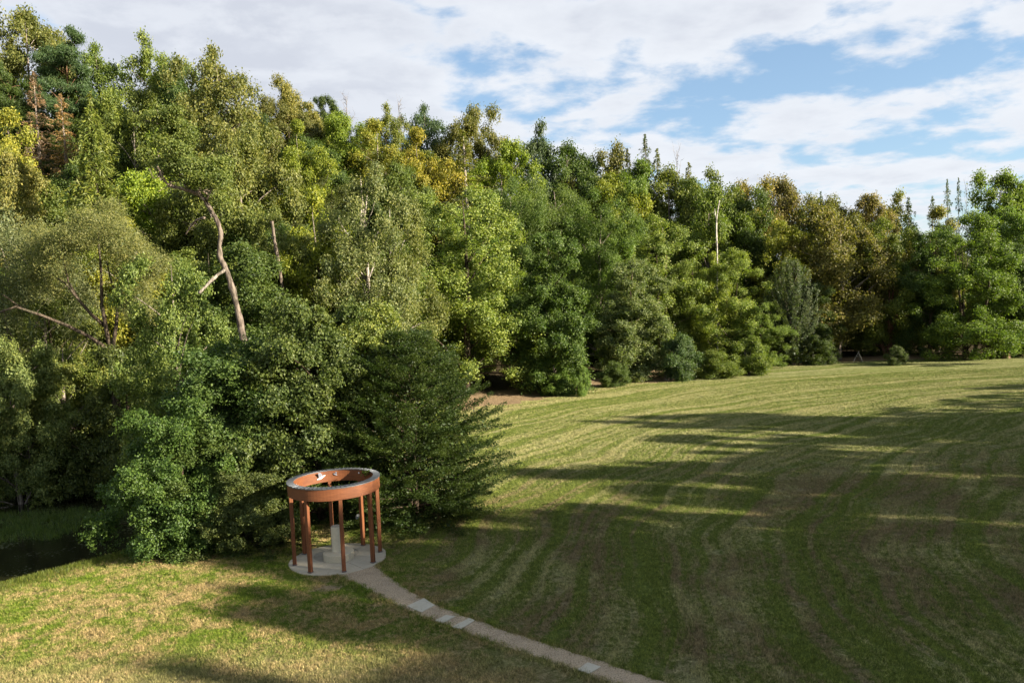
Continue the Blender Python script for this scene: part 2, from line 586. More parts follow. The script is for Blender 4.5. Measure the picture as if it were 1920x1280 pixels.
w_me = quads_mesh('pond', np.array([(-75, 14, -1.12), (-6, 14, -1.12), (-6, 52, -1.12), (-75, 52, -1.12)], float), [(0, 1, 2, 3)], WATER)
link('pond_water', w_me, kind='structure')


# path -----------------------------------------------------------------
def build_path():
    cl = [(668, 1068), (700, 1088), (738, 1112), (790, 1140), (858, 1165), (950, 1196), (1050, 1228), (1140, 1258), (1235, 1292), (1400, 1345)]
    P = np.array([on_z(*c)[:2] for c in cl])
    W = np.array([0.74, 0.58, 0.46, 0.42, 0.37, 0.37, 0.38, 0.39, 0.40, 0.42])
    t = np.linspace(0, len(P) - 1, 160)
    k = np.arange(len(P))
    # smooth the poly-line
    C = np.stack([np.interp(t, k, P[:, 0]), np.interp(t, k, P[:, 1])], -1)
    for _ in range(60):
        C[1:-1] = (C[:-2] + 2 * C[1:-1] + C[2:]) / 4
    w = np.interp(t, k, W)
    T = np.gradient(C, axis=0); T /= np.linalg.norm(T, axis=1)[:, None]
    N = np.stack([-T[:, 1], T[:, 0]], -1)
    rng = np.random.RandomState(3)
    jl = np.convolve(rng.normal(0, 1, 170), np.ones(4) / 4, 'same')[:160] * 0.045
    jr = np.convolve(rng.normal(0, 1, 170), np.ones(4) / 4, 'same')[:160] * 0.045
    global PATH_LINE
    PATH_LINE = (C, N, w)
    cols = [-1.0, -0.8, 0.0, 0.8, 1.0]
    hz = [0.0, 0.022, 0.030, 0.022, 0.0]
    V = []
    for c, h in zip(cols, hz):
        off = c * w + (jl if c < 0 else jr if c > 0 else 0) * abs(c)
        XY = C + N * off[:, None]
        V.append(np.column_stack([XY, terrain(XY[:, 0], XY[:, 1]) + h + 0.012]))
    V = np.stack(V, 1)
    n = len(C)
    i = np.arange(n * 5).reshape(n, 5)
    Q = np.stack([i[:-1, :-1], i[:-1, 1:], i[1:, 1:], i[1:, :-1]], -1).reshape(-1, 4)[:, ::-1]
    link('path', quads_mesh('path', V.reshape(-1, 3), Q, PATH, None, True), kind='structure')
    z8 = lambda x, y: on_z(640 + x / 3, 1040 + y / 3)[:2]
    quads = [
        ([(370, 295), (465, 250), (527, 290), (450, 330)], 'large pale square flagstone set in the sandy path nearest the red pavilion'),
        ([(528, 375), (590, 343), (640, 353), (575, 390)], 'small pale flagstone, first of the close pair in the sandy path'),
        ([(625, 410), (720, 360), (752, 372), (675, 420)], 'long narrow pale flagstone, second of the close pair across the sandy path'),
        ([(1328, 645), (1385, 605), (1460, 630), (1395, 668)], 'lone pale square flagstone in the sandy path near the bottom of the photo')]
    for q, lab in quads:
        C4 = np.array([z8(*p) for p in q])
        c = C4.mean(0)
        zb = tz(*c)
        rng2 = np.random.RandomState(len(lab))
        L = []
        for a in range(4):
            for u in (0.0, 0.33, 0.66):
                L.append(C4[a] * (1 - u) + C4[(a + 1) % 4] * u + rng2.normal(0, 0.006, 2))
        L = np.array(L) - c
        g = Geo()
        m_ = len(L)
        vs = [(p[0], p[1], -0.03) for p in L] + [(p[0], p[1], 0.050) for p in L] + [(p[0] * 0.97, p[1] * 0.97, 0.058) for p in L]
        fs = [(i, (i + 1) % m_, m_ + (i + 1) % m_, m_ + i) for i in range(m_)]
        fs += [(m_ + i, m_ + (i + 1) % m_, 2 * m_ + (i + 1) % m_, 2 * m_ + i) for i in range(m_)]
        fs.append(tuple(range(2 * m_, 3 * m_)))
        g.add(vs, fs)
        o = link('flagstone', g.mesh('flagstone', PAVE), loc=(c[0], c[1], zb))
        tag(o, lab, 'flagstone', 'pale flagstones set in the sandy path')


build_path()

# ------------------------------------------------------------------ pavilion
PX, PY = -6.308, 26.006


def wood_mesh(name, verts, quads, grain, smooth=False):
    me = quads_mesh(name, verts, quads, WOOD, None, smooth)
    at = me.attributes.new('grain', 'FLOAT_VECTOR', 'POINT')
    at.data.foreach_set('vector', np.ascontiguousarray(grain, dtype=np.float32).ravel())
    return me


def build_pavilion():
    t = thing('ring_pavilion', 'round open pavilion with red-brown timber ring on eight square posts', 'pavilion', (PX, PY, 0.0))
    ph0 = 3.4906
    # paving: stones of the outer ring, each its own part
    rng = np.random.RandomState(5)
    gc = np.array([-0.17, 0.42]); gr = 0.76          # the gravel bed lies off centre
    edges = sorted([ph0 + k * pi / 8 + rng.uniform(-0.05, 0.05) for k in range(16)])
    for k in range(16):
        a0, a1 = edges[k] + 0.003, (edges[(k + 1) % 16] + (2 * pi if k == 15 else 0)) - 0.003
        A = np.linspace(a0, a1, 6)
        ro = 1.64 + rng.uniform(-0.02, 0.02)
        h = 0.045 + rng.uniform(-0.003, 0.003)
        inner, outer = [], []
        for a in A:
            d = np.array([cos(a), sin(a)])
            b = d @ gc; ri = b + math.sqrt(max(0.0, b * b - gc @ gc + gr * gr)) + 0.008
            inner.append(d * ri); outer.append(d * ro)
        loop = outer + inner[::-1]
        cen = np.mean(loop, axis=0)
        n = len(loop)
        g = Geo()
        vs = [(p[0], p[1], -0.05) for p in loop] + [(p[0], p[1], h - 0.006) for p in loop] + \
             [(*(np.array(p) + (cen - p) * 0.006), h) for p in loop]
        fs = [(i, (i + 1) % n, n + (i + 1) % n, n + i) for i in range(n)]
        fs += [(n + i, n + (i + 1) % n, 2 * n + (i + 1) % n, 2 * n + i) for i in range(n)]
        for i in range(5):
            fs.append((2 * n + i, 2 * n + i + 1, 2 * n + n - 2 - i, 2 * n + n - 1 - i))
        g.add(vs, fs)
        link('paving_stone', g.mesh('paving_stone', CONC), t)
    # sub-base that shows in the joints and the gravel bed
    def disc(r, z0, z1, seg=48, c=(0, 0)):
        g = Geo()
        a = np.arange(seg) * 2 * pi / seg
        vs = [(c[0] + r * cos(q), c[1] + r * sin(q), z0) for q in a] + [(c[0] + r * cos(q), c[1] + r * sin(q), z1) for q in a]
        fs = [(i, (i + 1) % seg, seg + (i + 1) % seg, seg + i) for i in range(seg)] + [tuple(range(seg, 2 * seg))]
        g.add(vs, fs)
        return g
    link('joint_bed', disc(1.60, -0.06, 0.026).mesh('joint_bed', GRAVEL), t)
    # gravel: small stones over the bed
    g = Geo()
    g.f = []
    gm = disc(gr, 0.0, 0.034, 40, gc)
    for k in range(1500):
        a, r = rng.uniform(0, 2 * pi), gr * 0.97 * math.sqrt(rng.uniform())
        c = np.array([gc[0] + r * cos(a), gc[1] + r * sin(a), 0.034])
        if np.hypot(c[0], c[1]) < 0.52:
            continue
        s = rng.uniform(0.010, 0.022)
        q = rng.uniform(0, pi)
        vs = [c + s * np.array([cos(q), sin(q), 0]), c + s * np.array([-sin(q), cos(q), 0]),
              c - s * np.array([cos(q), sin(q), 0]), c - s * np.array([-sin(q), cos(q), 0]), c + np.array([0, 0, s * 0.8])]
        gm.add(vs, [(0, 1, 4), (1, 2, 4), (2, 3, 4), (3, 0, 4)])
    link('gravel_bed', gm.mesh('gravel_bed', GRAVEL), t, kind='stuff')

    # posts: square section, eight, faces turned to the centre
    def post(a, z0, z1, w=0.125):
        zs = np.linspace(z0, z1, 5)
        h = w / 2
        c = 0.012
        sec = [(-h + c, -h), (h - c, -h), (h, -h + c), (h, h - c), (h - c, h), (-h + c, h), (-h, h - c), (-h, -h + c)]
        V, G = [], []
        for z in zs:
            for (x, y) in sec:
                X, Y = 1.447 + x, y
                V.append((X * cos(a) - Y * sin(a), X * sin(a) + Y * cos(a), z))
                G.append((z, x + 3 * a, y))
        Q = []
        for i in range(len(zs) - 1):
            for k in range(8):
                Q.append((i * 8 + k, i * 8 + (k + 1) % 8, (i + 1) * 8 + (k + 1) % 8, (i + 1) * 8 + k))
        return wood_mesh('post', np.array(V), Q, np.array(G))
    for k in range(8):
        a = ph0 + k * pi / 4
        p = link('post', post(a, 0.03, 2.50), t)
        g = Geo()
        g.box((1.447 * cos(a), 1.447 * sin(a), 0.068), (0.15, 0.15, 0.02), a)
        link('post_shoe', g.mesh('post_shoe', METAL), p)
    # ring band: outer and inner face of bent boards, closed section, in 8 lengths butted at the posts
    def band(a0, a1, r0, r1, z0, z1, seg=44):
        A = np.linspace(a0, a1, seg + 1)
        V, G = [], []
        for a in A:
            for (r, z) in ((r0, z0), (r1, z0), (r1, z1), (r0, z1)):
                V.append((r * cos(a), r * sin(a), z)); G.append((a * 1.5, z, r * 2))
        Q = []
        for i in range(seg):
            for k in range(4):
                Q.append((i * 4 + k, (i + 1) * 4 + k, (i + 1) * 4 + (k + 1) % 4, i * 4 + (k + 1) % 4))
        Q.append((0, 1, 2, 3)); Q.append((seg * 4 + 3, seg * 4 + 2, seg * 4 + 1, seg * 4))
        return wood_mesh('ring_board', np.array(V), Q, np.array(G))
    for k in range(2):
        a0, a1 = ph0 + k * pi + 1.1, ph0 + (k + 1) * pi + 1.1
        link('outer_ring_board', band(a0, a1 - 0.0008, 1.512, 1.540, 2.435, 2.835), t)
        link('inner_ring_board', band(a0, a1 - 0.0008, 1.352, 1.380, 2.435, 2.835), t)
    link('ring_underside', band(0, 2 * pi - 1e-4, 1.3825, 1.5095, 2.455, 2.475, 72), t)
    # sheet-metal capping in 64 short lengths with raised lapped seams
    g = Geo()
    n = 64
    for k in range(n):
        a0, a1 = k * 2 * pi / n, (k + 1) * 2 * pi / n
        z = 2.842 + 0.004 * (k % 2) + rng.uniform(0, 0.003)
        for (b0, b1, zz, r0, r1) in ((a0 + 0.006, a1 - 0.004, z, 1.332, 1.560), (a1 - 0.012, a1 + 0.002, z + 0.012, 1.330, 1.562)):
            vs = []
            for b in (b0, b1):
                vs += [(r0 * cos(b), r0 * sin(b), zz - 0.02), (r1 * cos(b), r1 * sin(b), zz - 0.03),
                       (r1 * cos(b), r1 * sin(b), zz), (r0 * cos(b), r0 * sin(b), zz + 0.010)]
            g.add(vs, [(0, 1, 5, 4), (1, 2, 6, 5), (2, 3, 7, 6), (3, 0, 4, 7), (0, 3, 2, 1), (4, 5, 6, 7)])
    link('metal_capping', g.mesh('metal_capping', METAL), t, kind='stuff')

    # pedestal and column
    def lathe(prof, seg=40):
        g = Geo()
        a = np.arange(seg) * 2 * pi / seg
        for (r, z) in prof:
            pass
        vs = [(r * cos(q), r * sin(q), z) for (r, z) in prof for q in a]
        fs = []
        for j in range(len(prof) - 1):
            for i in range(seg):
                fs.append((j * seg + i, j * seg + (i + 1) % seg, (j + 1) * seg + (i + 1) % seg, (j + 1) * seg + i))
        fs.append(tuple((len(prof) - 1) * seg + i for i in range(seg)))
        g.add(vs, fs)
        return g
    m = thing('pedestal', 'low round concrete pedestal in the middle of the pavilion floor', 'pedestal', (PX + 0.02, PY, 0.03))
    link('drum', lathe([(0.52, 0), (0.52, 0.24), (0.515, 0.252), (0.505, 0.257)]).mesh('drum', PEDE), m)
    c = thing('stone_column', 'smooth pale cylindrical stone column with dished top on the low pedestal', 'column', (PX - 0.04, PY + 0.05, 0.289))
    link('shaft', lathe([(0.180, 0), (0.176, 0.05), (0.170, 0.45), (0.170, 0.84), (0.165, 0.86)], 48).mesh('shaft', CREAM, True), c)
    gd = Geo()
    a = np.arange(32) * 2 * pi / 32
    rings = [(0.164, 0.861), (0.150, 0.880), (0.135, 0.876), (0.118, 0.868)]
    vs = [(r * cos(q), r * sin(q), z) for (r, z) in rings for q in a]
    fs = [(j * 32 + i, j * 32 + (i + 1) % 32, (j + 1) * 32 + (i + 1) % 32, (j + 1) * 32 + i) for j in range(3) for i in range(32)]
    fs.append(tuple(96 + i for i in range(32)))
    gd.add(vs, fs)
    link('dish', gd.mesh('dish', GRAVEL), c)
    # small sheet-metal birds fixed inside the ring
    WHITE = mat_flat('white_enamel', (0.75, 0.75, 0.74), 0.4)
    YEL = mat_flat('yellow_enamel', (0.75, 0.55, 0.08), 0.4)
    GREY = mat_flat('grey_enamel', (0.20, 0.20, 0.23), 0.4)

    def bird(a, z, s, mt, lab, tilt, body_mt=None):
        b = thing('bird_ornament', lab, 'ornament', (PX + 1.33 * cos(a), PY + 1.33 * sin(a), z), a + pi / 2, 'small ornaments inside the red ring')
        g = Geo()
        g.tube([(-0.5 * s, 0, 0), (-0.25 * s, 0, 0.05 * s), (0.15 * s, 0, 0.06 * s), (0.42 * s, 0, 0.16 * s), (0.56 * s, 0, 0.14 * s)],
               [0.01 * s, 0.09 * s, 0.12 * s, 0.07 * s, 0.01 * s], 8)
        bo = link('body', g.mesh('body', body_mt or mt, True), b)
        for sgn in (-1, 1):
            g = Geo()
            th = 0.012
            o = [(0.25 * s, 0), (0.1 * s, 0.75 * s), (-0.12 * s, 0.62 * s), (-0.2 * s, 0.25 * s), (-0.15 * s, 0)]
            n = len(o)
            lift = 0.45 if sgn < 0 else 0.9
            vs = [(x, sgn * y * 0.45, 0.06 * s + y * lift) for x, y in o] + [(x - th, sgn * y * 0.45, 0.06 * s + y * lift + th) for x, y in o]
            g.add(vs, [tuple(range(n)), tuple(range(2 * n - 1, n - 1, -1))] + [(i, (i + 1) % n, n + (i + 1) % n, n + i) for i in range(n)])
            link('wing', g.mesh('wing', mt), b)
        b.rotation_euler[1] = tilt
    bird(radians(122), 2.60, 0.34, GREY, 'dark grey ornament with white body, largest inside the red ring', 0.5, WHITE)
    bird(radians(101), 2.66, 0.16, GREY, 'small dark ornament on the far inner face of the red ring above a post', -0.3)
    bird(radians(177), 2.60, 0.12, WHITE, 'small white ornament low inside the left part of the red ring', 0.2)
    bird(radians(200), 2.62, 0.14, YEL, 'small yellow ornament inside the far left part of the red ring', 0.2)
    bird(radians(62), 2.70, 0.07, WHITE, 'tiny pale ornament inside the right, shaded part of the red ring', 0.0)


build_pavilion()

# ------------------------------------------------------------------ foliage generators
UP = np.array([0, 0, 1.0])


def unit(v):
    return v / (np.linalg.norm(v, axis=-1, keepdims=True) + 1e-9)


def leaf_quads(P, N, size, aspect, rng, axis=None):
    """rhombic, slightly folded leaves"""
    n = len(P)
    r = rng.normal(size=(n, 3)) if axis is None else axis + rng.normal(size=(n, 3)) * 0.35
    u = unit(np.cross(N, r)) if axis is None else unit(r - N * np.sum(r * N, 1)[:, None])
    w = np.cross(N, u)
    L = (size * rng.uniform(0.65, 1.35, n))[:, None]
    W = L * aspect
    fold = N * L * 0.12
    V = np.stack([P - u * L * 0.5, P + w * W * 0.5 + fold - u * L * 0.05, P + u * L * 0.5, P - w * W * 0.5 + fold - u * L * 0.05], 1)
    return V.reshape(-1, 3)


class Crown:
    def __init__(self, seed):
        self.rng = np.random.RandomState(seed)
        self.V, self.lr, self.cr = [], [], []

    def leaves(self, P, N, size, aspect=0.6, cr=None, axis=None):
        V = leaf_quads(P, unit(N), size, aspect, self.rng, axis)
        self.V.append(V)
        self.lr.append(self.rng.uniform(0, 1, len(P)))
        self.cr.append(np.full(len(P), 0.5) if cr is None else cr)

    def lobes(self, C, R, flat, ns, nl, ls, spread, aspect=0.6, centre=None, upb=0.3, outb=0.5, cover=0.12, rnd=0.65, reach=1.2):
        """sprays of leaves on the outer side of every lobe"""
        rng = self.rng
        for c, r in zip(C, R):
            out = unit((c - centre) * np.array([1, 1, 0.35])) if centre is not None else np.zeros(3)
            k = max(4, int(ns * rng.uniform(0.75, 1.25)))
            d = unit(rng.normal(size=(k, 3)) + out * outb + UP * upb)
            rr = r * (0.6 + (reach - 0.6) * rng.uniform(0, 1, k) ** 1.6)
            S_ = c + d * rr[:, None] * np.array([1, 1, flat])
            m = max(2, nl)
            P = np.repeat(S_, m, 0) + rng.normal(size=(k * m, 3)) * spread * np.array([1, 1, 0.85])
            N = np.repeat(d, m, 0) * 0.9 + UP * 0.12 + rng.normal(size=(k * m, 3)) * rnd
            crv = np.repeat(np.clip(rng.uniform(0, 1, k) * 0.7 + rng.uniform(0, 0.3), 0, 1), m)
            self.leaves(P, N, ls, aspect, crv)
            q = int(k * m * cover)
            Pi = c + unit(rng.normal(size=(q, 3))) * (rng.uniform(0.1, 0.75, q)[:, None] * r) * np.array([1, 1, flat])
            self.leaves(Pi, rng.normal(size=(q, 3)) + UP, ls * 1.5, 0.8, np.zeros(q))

    def mesh(self, name):
        V = np.concatenate(self.V)
        n = len(V) // 4
        Q = np.arange(n * 4).reshape(n, 4)
        return quads_mesh(name, V, Q, LEAF, {'lr': ('FACE', np.concatenate(self.lr)), 'cr': ('FACE', np.concatenate(self.cr))})


def bend(a, b, rng, n=6, sag=0.0, wob=0.06):
    t = np.linspace(0, 1, n)[:, None]
    P = a + (b - a) * t
    L = np.linalg.norm(b - a)
    off = rng.normal(size=3) * wob * L
    P = P + np.sin(t * pi) * off + UP * (-sag * L * np.sin(t * pi))
    return P


def skeleton(rng, H, base, targets, r0, stems=1, lean=0.03, top=0.82):
    """tapered trunk with a limb to each of the targets"""
    g = Geo()
    trunks = []
    for s in range(stems):
        a = rng.uniform(0, 2 * pi)
        tip = np.array([cos(a), sin(a), 0]) * H * (lean if stems == 1 else rng.uniform(0.05, 0.12)) + UP * H * (top if stems == 1 else top * 0.8)
        foot = np.array([cos(a), sin(a), 0]) * (0 if stems == 1 else r0 * 0.8) - UP * 0.4
        P = bend(foot, tip, rng, 10, 0, 0.02)
        rr = r0 * (1 - np.linspace(0, 1, 10)) ** 0.8 * (0.7 if stems > 1 else 1) + 0.02
        rr[0] *= 1.35
        g.tube(P, rr, 8)
        trunks.append((P, rr))
    for q in targets:
        P, rr = trunks[rng.randint(len(trunks))]
        h = np.clip(q[2] - np.hypot(q[0], q[1]) * rng.uniform(0.5, 0.9), base * 0.7, H * top * 0.95)
        i = np.argmin(abs(P[:, 2] - h))
        rad = max(0.025, rr[i] * 0.42)
        B = bend(P[i], q, rng, 6, -0.06, 0.07)
        g.tube(B, np.linspace(rad, 0.015, 6), 5, False)
    return g


PROTO = {}


def proto(name, crown, trunk, H, R):
    PROTO[name] = (crown.mesh(name + '_crown') if crown else None, trunk.mesh(name + '_trunk', BARK, True) if trunk else None, H, R)


def prof(kind, t):
    T = {'round': ([0, .12, .35, .6, .8, .93, 1], [.45, .8, 1, .95, .72, .45, .12]),
         'tall': ([0, .1, .3, .55, .75, .9, 1], [.6, .88, 1, .88, .66, .4, .1]),
         'broad': ([0, .1, .3, .5, .7, .85, .95, 1], [.82, .98, 1, .95, .82, .62, .4, .2]),
         'bell': ([0, .08, .25, .5, .75, .9, 1], [.78, .95, 1, .93, .74, .5, .2]),
         'egg': ([0, .08, .25, .5, .75, .9, 1], [.7, .95, 1, .80, .52, .28, .06]),
         'top': ([0, .2, .5, .75, .9, 1], [.25, .55, .92, 1, .7, .25]),
         'column': ([0, .1, .4, .7, .9, 1], [.8, 1, 1, .85, .5, .15]),
         'dome': ([0, .2, .5, .75, .92, 1], [1, 1, .92, .7, .4, .12])}[kind]
    return np.interp(t, T[0], T[1])


def place_lobes(rng, n, H, R, base, kind, inner=0.45, major=None):
    """crown in two steps: a dozen big masses of unequal size, and leaf clumps on the outside of each"""
    m = major or max(15, n // 6)
    big = []
    for i in range(m):
        best, bd = None, -1
        for _ in range(7):
            t = rng.uniform(0.02, 0.90)
            a = rng.uniform(0, 2 * pi)
            f = rng.uniform(0.30, 0.80) if i % 4 else rng.uniform(0, 0.3)
            rr = R * prof(kind, t) * f * 0.84
            p = np.array([rr * cos(a), rr * sin(a), base + t * (H - base) * 0.9])
            d = min([np.linalg.norm(p - q[0]) / (q[1] + 0.3) for q in big] or [9])
            if d > bd:
                best, bd, bt = p, d, t
        big.append((best, R * (0.22 + 0.24 * prof(kind, bt)) * rng.uniform(0.7, 1.25)))
    tot = sum(r * r for _, r in big)
    pts = []
    for c, r in big:
        out = unit(c * np.array([1, 1, 0]) + 1e-6)
        k = max(3, int(round(n * r * r / tot)))
        for _ in range(k):
            d = unit(rng.normal(size=3) + out * 0.55 + UP * 0.25)
            q = c + d * r * rng.uniform(0.45, 1.0)
            q[2] = np.clip(q[2], base * 0.7, H * 0.965)
            pts.append(q)
    rng.shuffle(pts)
    return np.array(pts)


def broadleaf(name, seed, H=16, R=4.6, base=2.2, kind='tall', n=58, lr=0.27, flat=0.75, ns=34, nl=16, ls=0.24,
              spread=0.26, aspect=0.62, r0=0.26, stems=1, upb=0.5, wob=0.16, inner=0.45, major=None, **kw):
    c = Crown(seed)
    rng = c.rng
    C = place_lobes(rng, n, H, R, base, kind, inner, major)
    n = len(C)
    a = np.arctan2(C[:, 1], C[:, 0])
    C[:, :2] *= (1 + wob * np.sin(a * 2 + rng.uniform(0, 6)) + wob * 0.7 * np.sin(a * 3 + C[:, 2] * 0.5))[:, None]
    t = (C[:, 2] - base) / (H - base)
    Rl = R * lr * rng.uniform(0.65, 1.3, n) * (1 - 0.35 * np.clip(t, 0, 1))
    c.lobes(C, Rl, flat, ns, nl, ls, spread, aspect, np.array([0, 0, base + (H - base) * 0.4]), upb, **kw)
    proto(name, c, skeleton(rng, H, base, C[rng.permutation(n)[:min(n, 34)]], r0, stems), H, R)


def spraytree(name, seed, H=10, R=4.5, base=0.6, kind='egg', nb=170, e0=5, e1=45, width=0.5, per=90, ls=0.12, aspect=0.5,
              droop=0.1, r0=0.2, inner=0.3, thick=0.06, stems=1, curl=0.0, rnd=0.45, var=(0.72, 1.06)):
    """branches reach to the envelope as flat sprays, so that the outline is feathered"""
    c = Crown(seed)
    rng = c.rng
    ends = []
    for i in range(nb):
        t = (i + rng.uniform(0, 1)) / nb
        a = i * 2.39996 + rng.uniform(-0.3, 0.3)
        z1 = base + t * (H - base)
        rr = R * prof(kind, min(t, 0.999)) * rng.uniform(*var)
        el = radians(rng.uniform(e0, e1)) * (0.5 + t)
        end = np.array([rr * cos(a), rr * sin(a), z1])
        dirv = unit(np.array([cos(a) * cos(el), sin(a) * cos(el), sin(el)]))
        L = rr / max(0.25, cos(el)) * rng.uniform(0.75, 1.0)
        st = end - dirv * L
        st[2] = max(st[2], 0.2)
        ends.append((st, end))
        m = int(per * (0.5 + rr / R))
        s = rng.uniform(inner, 1.0, m) ** 0.8
        axis = unit(end - st)
        side = unit(np.cross(axis, UP))
        nrm = np.cross(side, axis)
        Ln = np.linalg.norm(end - st)
        wd = width * (1.15 - s) * 1.6
        # leaves sit on side twigs of the spray
        tw = np.round(rng.uniform(-1, 1, m) * 6) / 6 + rng.normal(0, 0.05, m)
        off = tw * wd
        P = st + axis * (s * Ln)[:, None] + side * off[:, None] + axis * (abs(off) * 0.55)[:, None] \
            + nrm * rng.normal(0, thick, m)[:, None] - UP * (droop * (s ** 2) * Ln + curl * abs(off))[:, None]
        N = np.repeat(nrm[None], m, 0) + rng.normal(size=(m, 3)) * rnd
        c.leaves(P, N, ls, aspect, np.full(m, rng.uniform(0, 1)))
        q = m // 9
        c.leaves(st + (end - st) * rng.uniform(0.15, 0.8, q)[:, None] + rng.normal(size=(q, 3)) * 0.15, rng.normal(size=(q, 3)), ls * 1.5, 0.8, np.zeros(q))
    g = skeleton(rng, H, base, [], r0, stems, 0.02, 0.85 if stems == 1 else 0.62)
    for st, en in ends[::2]:
        e2 = st + (en - st) * 0.8 - UP * droop * 0.6 * np.linalg.norm(en - st)
        g.tube(bend(np.array([st[0] * 0.1, st[1] * 0.1, max(0.3, st[2] - 0.2)]), e2, rng, 5, 0, 0.03), np.linspace(0.028 * r0 / 0.2, 0.008, 5), 4, False)
    proto(name, c, g, H, R)


def spruce(name, seed, H=18, R=3.0, base=1.5, lv=34, per=7, ls=0.30, droop=0.35, gaps=0.0, hang=0.5, topthin=1.0, cards=5):
    c = Crown(seed)
    rng = c.rng
    g = Geo()
    g.tube([(0, 0, -0.4), (0.03, 0, H * 0.3), (0, 0.05, H * 0.65), (0, 0, H * 0.99)], [0.24, 0.19, 0.11, 0.012], 8)
    for j in range(lv):
        t = j / (lv - 1)
        z = base + (H * 0.985 - base) * t
        Lm = R * ((1 - t) ** 0.75) * topthin + 0.18
        nb = max(4, int(per * (1 - 0.35 * t)))
        for k in range(nb):
            if rng.uniform() < gaps:
                continue
            a = k * 2 * pi / nb + rng.uniform(-0.35, 0.35) + j
            L = Lm * rng.uniform(0.45, 1.3)
            o = np.array([cos(a), sin(a), 0])
            s = np.linspace(0, 1, 6)[:, None]
            B = UP * (z + rng.uniform(-0.15, 0.15)) + o * L * s + UP * (L * (0.25 * s - droop * 1.6 * s ** 2 + 0.30 * droop * s ** 4))
            g.tube(B, np.linspace(0.035, 0.008, 6) * (1.2 - t), 4, False)
            m = int(cards * 3 * (L / 0.9) + 8)
            u = rng.uniform(0.12, 1.0, m)
            P = np.stack([np.interp(u, s[:, 0], B[:, q]) for q in range(3)], -1)
            side = unit(np.cross(o, UP))
            w = rng.uniform(-1, 1, m) * 0.42 * L * (1.1 - u)
            P = P + side * w[:, None] + o * (abs(w) * 0.4)[:, None]
            hg = rng.uniform(0, 1, m) ** 1.5 * hang
            P = P - UP * hg[:, None]
            ax = unit(o * 0.8 + side * (np.sign(w) * 0.6)[:, None] - UP * (0.25 + hg * 1.6)[:, None])
            N = UP * 0.8 + rng.normal(size=(m, 3)) * 0.5
            c.leaves(P, N, ls, 0.32, np.full(m, rng.uniform(0, 1)), ax)
    proto(name, c, g, H, R)


def bare(name, seed, H=12, R=2.5, n=46, r0=0.14):
    rng = np.random.RandomState(seed)
    g = Geo()
    P = bend(np.array([0, 0, -0.4]), np.array([0.3, 0.1, H]), rng, 12, 0, 0.02)
    g.tube(P, np.linspace(r0, 0.02, 12), 7)
    for k in range(n):
        t = rng.uniform(0.25, 0.98)
        a = rng.uniform(0, 2 * pi)
        L = R * (1.15 - t) * rng.uniform(0.5, 1.2) + 0.3
        i = t * 11
        s = np.array([np.interp(i, np.arange(12), P[:, q]) for q in range(3)])
        e = s + np.array([cos(a), sin(a), rng.uniform(0.2, 1.1)]) * L
        B = bend(s, e, rng, 5, 0, 0.08)
        g.tube(B, np.linspace(0.035, 0.01, 5), 4, False)
        for _ in range(4):
            j = rng.randint(1, 5)
            e2 = B[j] + rng.normal(size=3) * 0.35 * L + UP * 0.2 * L
            g.tube(bend(B[j], e2, rng, 3, 0, 0.05), [0.014, 0.01, 0.006], 3, False)
    PROTO[name] = (None, g.mesh(name + '_trunk', BARK, True), H, R)


# broadleaved kinds of the wooded slope
broadleaf('oak_a', 11, 15, 5.0, 1.5, 'round', 92, 0.20, 0.95, 30, 17, 0.20, 0.25, upb=0.25)
broadleaf('oak_b', 12, 15, 4.6, 1.5, 'top', 84, 0.20, 0.95, 30, 17, 0.20, 0.25, upb=0.25)
broadleaf('oak_open', 13, 15, 4.6, 2.8, 'round', 104, 0.155, 1.0, 20, 15, 0.19, 0.24, upb=0.15, cover=0.04)
broadleaf('maple_a', 14, 14, 4.8, 1.2, 'dome', 100, 0.19, 0.9, 29, 17, 0.18, 0.22, upb=0.3)
broadleaf('maple_b', 15, 15, 4.5, 1.2, 'round', 104, 0.185, 0.95, 28, 17, 0.18, 0.22, upb=0.25)
broadleaf('dense', 16, 16, 4.0, 0.4, 'column', 140, 0.19, 1.0, 34, 15, 0.17, 0.15, upb=0.15, major=44)
broadleaf('low_dense', 17, 9, 4.2, 0.3, 'dome', 84, 0.20, 0.95, 30, 16, 0.15, 0.15, upb=0.2)
# light, finer alders and poplars
broadleaf('alder_a', 21, 18, 5.2, 0.8, 'broad', 176, 0.15, 1.0, 26, 16, 0.15, 0.20, upb=0.15, aspect=0.75)
broadleaf('alder_b', 22, 18, 4.8, 0.9, 'broad', 156, 0.15, 1.0, 26, 16, 0.15, 0.20, upb=0.15, aspect=0.75, stems=3)
broadleaf('poplar', 23, 17, 4.3, 2.0, 'tall', 96, 0.165, 1.05, 26, 16, 0.15, 0.24, upb=0.05, cover=0.05)
broadleaf('locust', 31, 14, 5.0, 1.5, 'round', 110, 0.19, 0.75, 32, 18, 0.125, 0.24, upb=0.4, aspect=0.5)
spraytree('silver', 32, 13, 3.6, 0.8, 'round', 220, 45, 75, 0.45, 130, 0.20, 0.4, 0.0, thick=0.10)
broadleaf('willow', 33, 10, 4.6, 1.6, 'round', 120, 0.19, 0.8, 26, 14, 0.12, 0.24, upb=0.4, aspect=0.45, stems=4, cover=0.04)
spruce('spruce_a', 41, 18, 3.3, 1.5, 36, 7, 0.34, 0.30, 0.05, 0.6)
spruce('spruce_thin', 42, 18, 2.5, 2.0, 38, 6, 0.30, 0.28, 0.22, 0.45, cards=5)
spruce('spruce_weeping', 43, 18, 4.4, 1.0, 42, 9, 0.36, 0.42, 0.05, 1.1, cards=8)
broadleaf('pine', 44, 17, 3.6, 8.0, 'round', 34, 0.24, 0.38, 34, 16, 0.26, 0.22, aspect=0.25, upb=0.9, r0=0.22)
bare('bare', 45)
